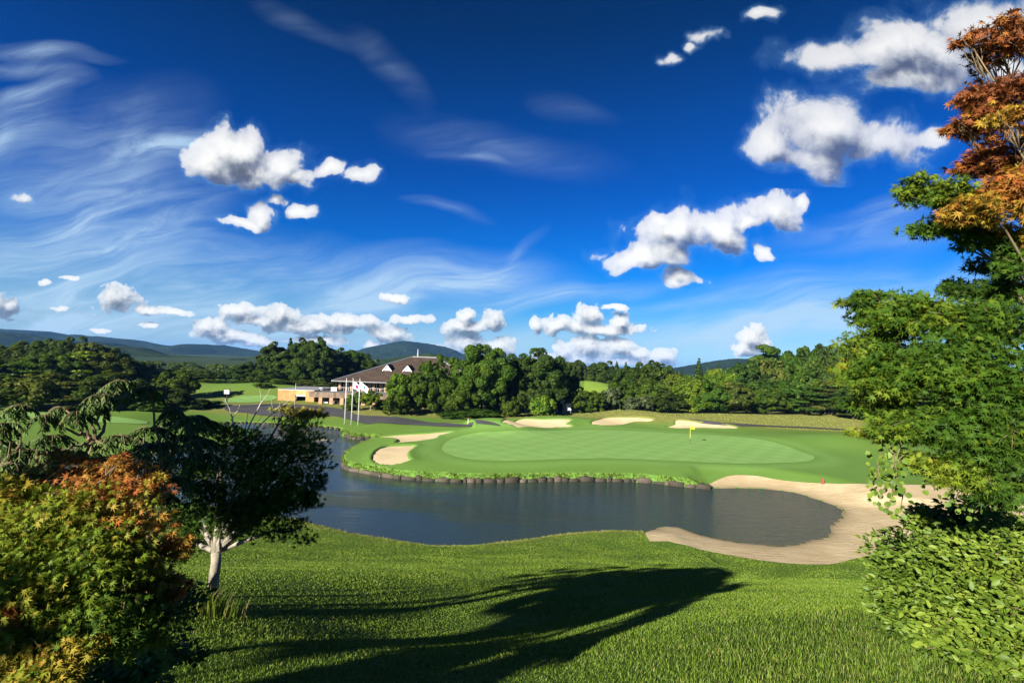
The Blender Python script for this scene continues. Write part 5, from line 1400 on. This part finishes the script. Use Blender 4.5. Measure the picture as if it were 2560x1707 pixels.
LB = [(a, b_, c_, d_, e_ * 0.74, n_l, v0_, v1_) for a, b_, c_, d_, e_, n_l, v0_, v1_ in LB]
lx, ly = -2.55, 2.45
foliage_tree('maple_tree', 'maple turning yellow and orange filling the lower left corner', 'tree', (lx, ly, gz(lx, ly)), (lx + 0.05, ly, gz(lx, ly) + 0.75), LB, STAR, 0.030, 4.4, ML, 106, twigm, 0.045, layer=0.085, twigs=6, rtwig=0.003)

# dark understorey below
UB = [(150,625,46,26,3.9,330,.1,.5),(120,660,46,26,3.6,300,.1,.5),(175,655,26,14,3.7,110,.2,.7),(150,672,46,16,3.4,230,.2,.8),(185,600,22,22,4.6,150,.1,.4),(60,680,50,16,3.2,180,.1,.6)]
ux, uy = -2.6, 3.7
foliage_tree('shade_bush', 'dark green bush in shade between the orange maple and the grey trunk', 'bush', (ux, uy, gz(ux, uy)), (ux, uy, gz(ux, uy) + 0.2), UB, OVAL, 0.055, 1.8, GL, 107, twigm, 0.03, layer=0.05, droop=-0.1, facing=(-0.3, -0.4, 0.8), njit=0.5, twigs=6, rtwig=0.003)

# shrub with long compound leaves behind the orange maple
def compound_shrub():
    rg = np.random.default_rng(108); d0 = 6.6
    c0 = at_y(75, 470, d0); base = np.array([c0[0], d0, gz(c0[0], d0)])
    t = thing('sumac_shrub', 'tall shrub with drooping compound leaves behind the orange maple', 'shrub', tuple(base))
    tufts = [(120,377,20,10),(102,391,18,9),(98,400,12,8),(148,384,18,8),(62,404,18,10),(76,408,16,8),(44,412,14,8),(20,402,18,10),(6,420,14,10),(8,438,20,12),(52,432,26,10),(30,446,26,14),(68,446,24,12),(98,436,22,10),(122,432,24,10),(150,424,26,11),(178,418,24,11),(194,412,22,10),(205,418,20,10),(172,406,14,10),(186,432,26,11),(158,440,26,10),(130,448,26,10),
             (100,454,26,10),(200,436,22,10),(14,460,22,12),(48,460,24,10),(80,464,24,10),(115,466,24,9),(150,460,26,10),(178,456,24,10),(172,474,22,10),(140,476,24,10),(-6,470,22,12),(20,478,20,10),(-10,436,20,12),(164,490,18,10),(205,450,16,10)]
    m = MB(); P, D, N, S, Vv = [], [], [], [], []
    hubs = [at_y(a, b, d0 + dd) for a, b, dd in ((60, 480, 0.2), (120, 470, 0.0), (165, 465, -0.2), (10, 480, 0.3), (95, 440, 0.1))]
    for h in hubs: m.tube(bezier((rg.normal(0, 0.3), rg.normal(0, 0.2), -0.1), h - base, (0, 0, 0.1), 6, rg, 0.04), [0.045 - 0.004 * i for i in range(7)], 6)
    for (px, py, rx, ry) in tufts:
        dd = d0 + rg.uniform(-0.6, 0.6); c = at_y(px, py + 3, dd)
        h = min(hubs, key=lambda q: np.linalg.norm(q - c) + (5 if q[2] > c[2] + 0.1 else 0))
        m.tube(bezier(h - base, c - base, (0, 0, -0.05), 6, rg, 0.03), [0.024 - 0.0028 * i for i in range(7)], 5)
        for k in range(16):
            a = rg.uniform(0, 6.283); L = rg.uniform(0.14, 0.30)
            hd = np.array([math.cos(a), math.sin(a), 0.0])
            rp = bezier(c, c + hd * L * rx / 20 + np.array([0, 0, -0.10 - 0.10 * rg.uniform()]), (0, 0, 0.10), 9)
            m.tube([q - base for q in rp], [0.004] * 10, 3)
            sd_ = np.cross(hd, [0, 0, 1.0])
            for j in range(2, 10):
                for s_ in (-1, 1):
                    P.append(rp[j]); D.append(sd_ * s_ * 0.6 + hd * 0.35 + np.array([0, 0, -0.75]) + rg.normal(0, 0.15, 3)); N.append(np.array([-0.35, -0.5, 0.6]) + sd_ * s_ * 0.3 + rg.normal(0, 0.3, 3)); S.append(rg.uniform(0.055, 0.09)); Vv.append(rg.uniform(0.1, 0.95))
    # straight thin stems
    for k in range(26):
        a = at_y(rg.uniform(10, 165), rg.uniform(440, 462), d0 + rg.uniform(-0.5, 0.5)); m.tube([(a[0] - base[0], a[1] - base[1], -0.3), a - base], [0.014, 0.006], 4)
    m.build('branches', twigm, t)
    leaf_object('leaves', LANCE, np.array(P), np.array(D), np.array(N), np.array(S), np.array(Vv), CL, t, base)
compound_shrub()

# long grass at the foot of the grey trunk
def clump():
    rg = np.random.default_rng(109); n = 900
    b0 = np.array([tb[0] + 0.02, tb[1] - 0.12, 0.0])
    a = rg.uniform(0, 6.283, n); r = np.abs(rg.normal(0, 0.22, n))
    x = b0[0] + r * np.cos(a) * 1.3; y = b0[1] + r * np.sin(a)
    z = ground(x, y)
    lean = np.stack([np.cos(a), np.sin(a), 0 * a], 1) * rg.uniform(0.05, 0.7, (n, 1)) + rg.normal(0, 0.15, (n, 3)); lean[:, 2] = 0
    o = blades(np.stack([x, y, z - 0.02], 1), lean, rg.uniform(0.2, 0.55, n) * np.exp(-r), np.full(n, 0.009), rg, 'grass_tuft', gm, np.clip(rg.normal(0.5, 0.3, n), 0, 1), np.clip((rg.uniform(0, 1, n) < 0.3) * 0.9, 0, 1))
    tag(o, 'tuft of long grass round the foot of the grey maple trunk', 'grass tuft')
clump()

# trees behind the viewer, out of the picture, whose shadows fall across the slope
SUNV = np.array([T.x, T.y, T.z])
def caster(kind, px, py, s, w, h, label):
    p = hit(px, py, ground, 2.0, 60) - SUNV * s
    cm, tm, W_, H_ = VAR[kind]
    zb = gz(p[0], p[1]); t = thing('broadleaf_tree', label, 'tree', (p[0], p[1], zb), 0.6)
    hh = (h or 1.0) * (p[2] - zb)
    t.scale = (w / W_, w / W_, hh / H_); obj('trunk', tm, t); obj('crown', cm, t)
    return t
caster('parasol', 662, 584, 20.5, 4.0, 1.22, 'round topped tree behind the viewer whose shadow reaches the beach')
caster('parasol', 330, 690, 12, 1.2, 1.1, 'smaller tree behind the viewer whose shadow joins the large one')
caster('spire', 600, 634, 14, 1.7, 1.1, 'slim tree behind the viewer casting the lower shadow streak')
caster('spire', 480, 668, 12, 1.6, 1.1, 'second slim tree behind the viewer shading the bottom of the slope')

# ------------------------------------------------------------------ the air
def haze():
    m = bpy.data.materials.new('haze_air'); m.use_nodes = True; nt = m.node_tree; nt.nodes.clear(); G = NG(nt)
    o = G.n('ShaderNodeOutputMaterial'); v = G.n('ShaderNodeVolumePrincipled')
    v.inputs['Color'].default_value = (0.16, 0.42, 1.0, 1); v.inputs['Density'].default_value = HAZE; v.inputs['Anisotropy'].default_value = 0.0
    nt.links.new(v.outputs[0], o.inputs['Volume'])
    mb = MB(); mb.box(-6000, -400, -8, 6000, 6000, 88)
    tag(mb.build('haze', m), kind='stuff')
HAZE = 0.8e-4
haze()
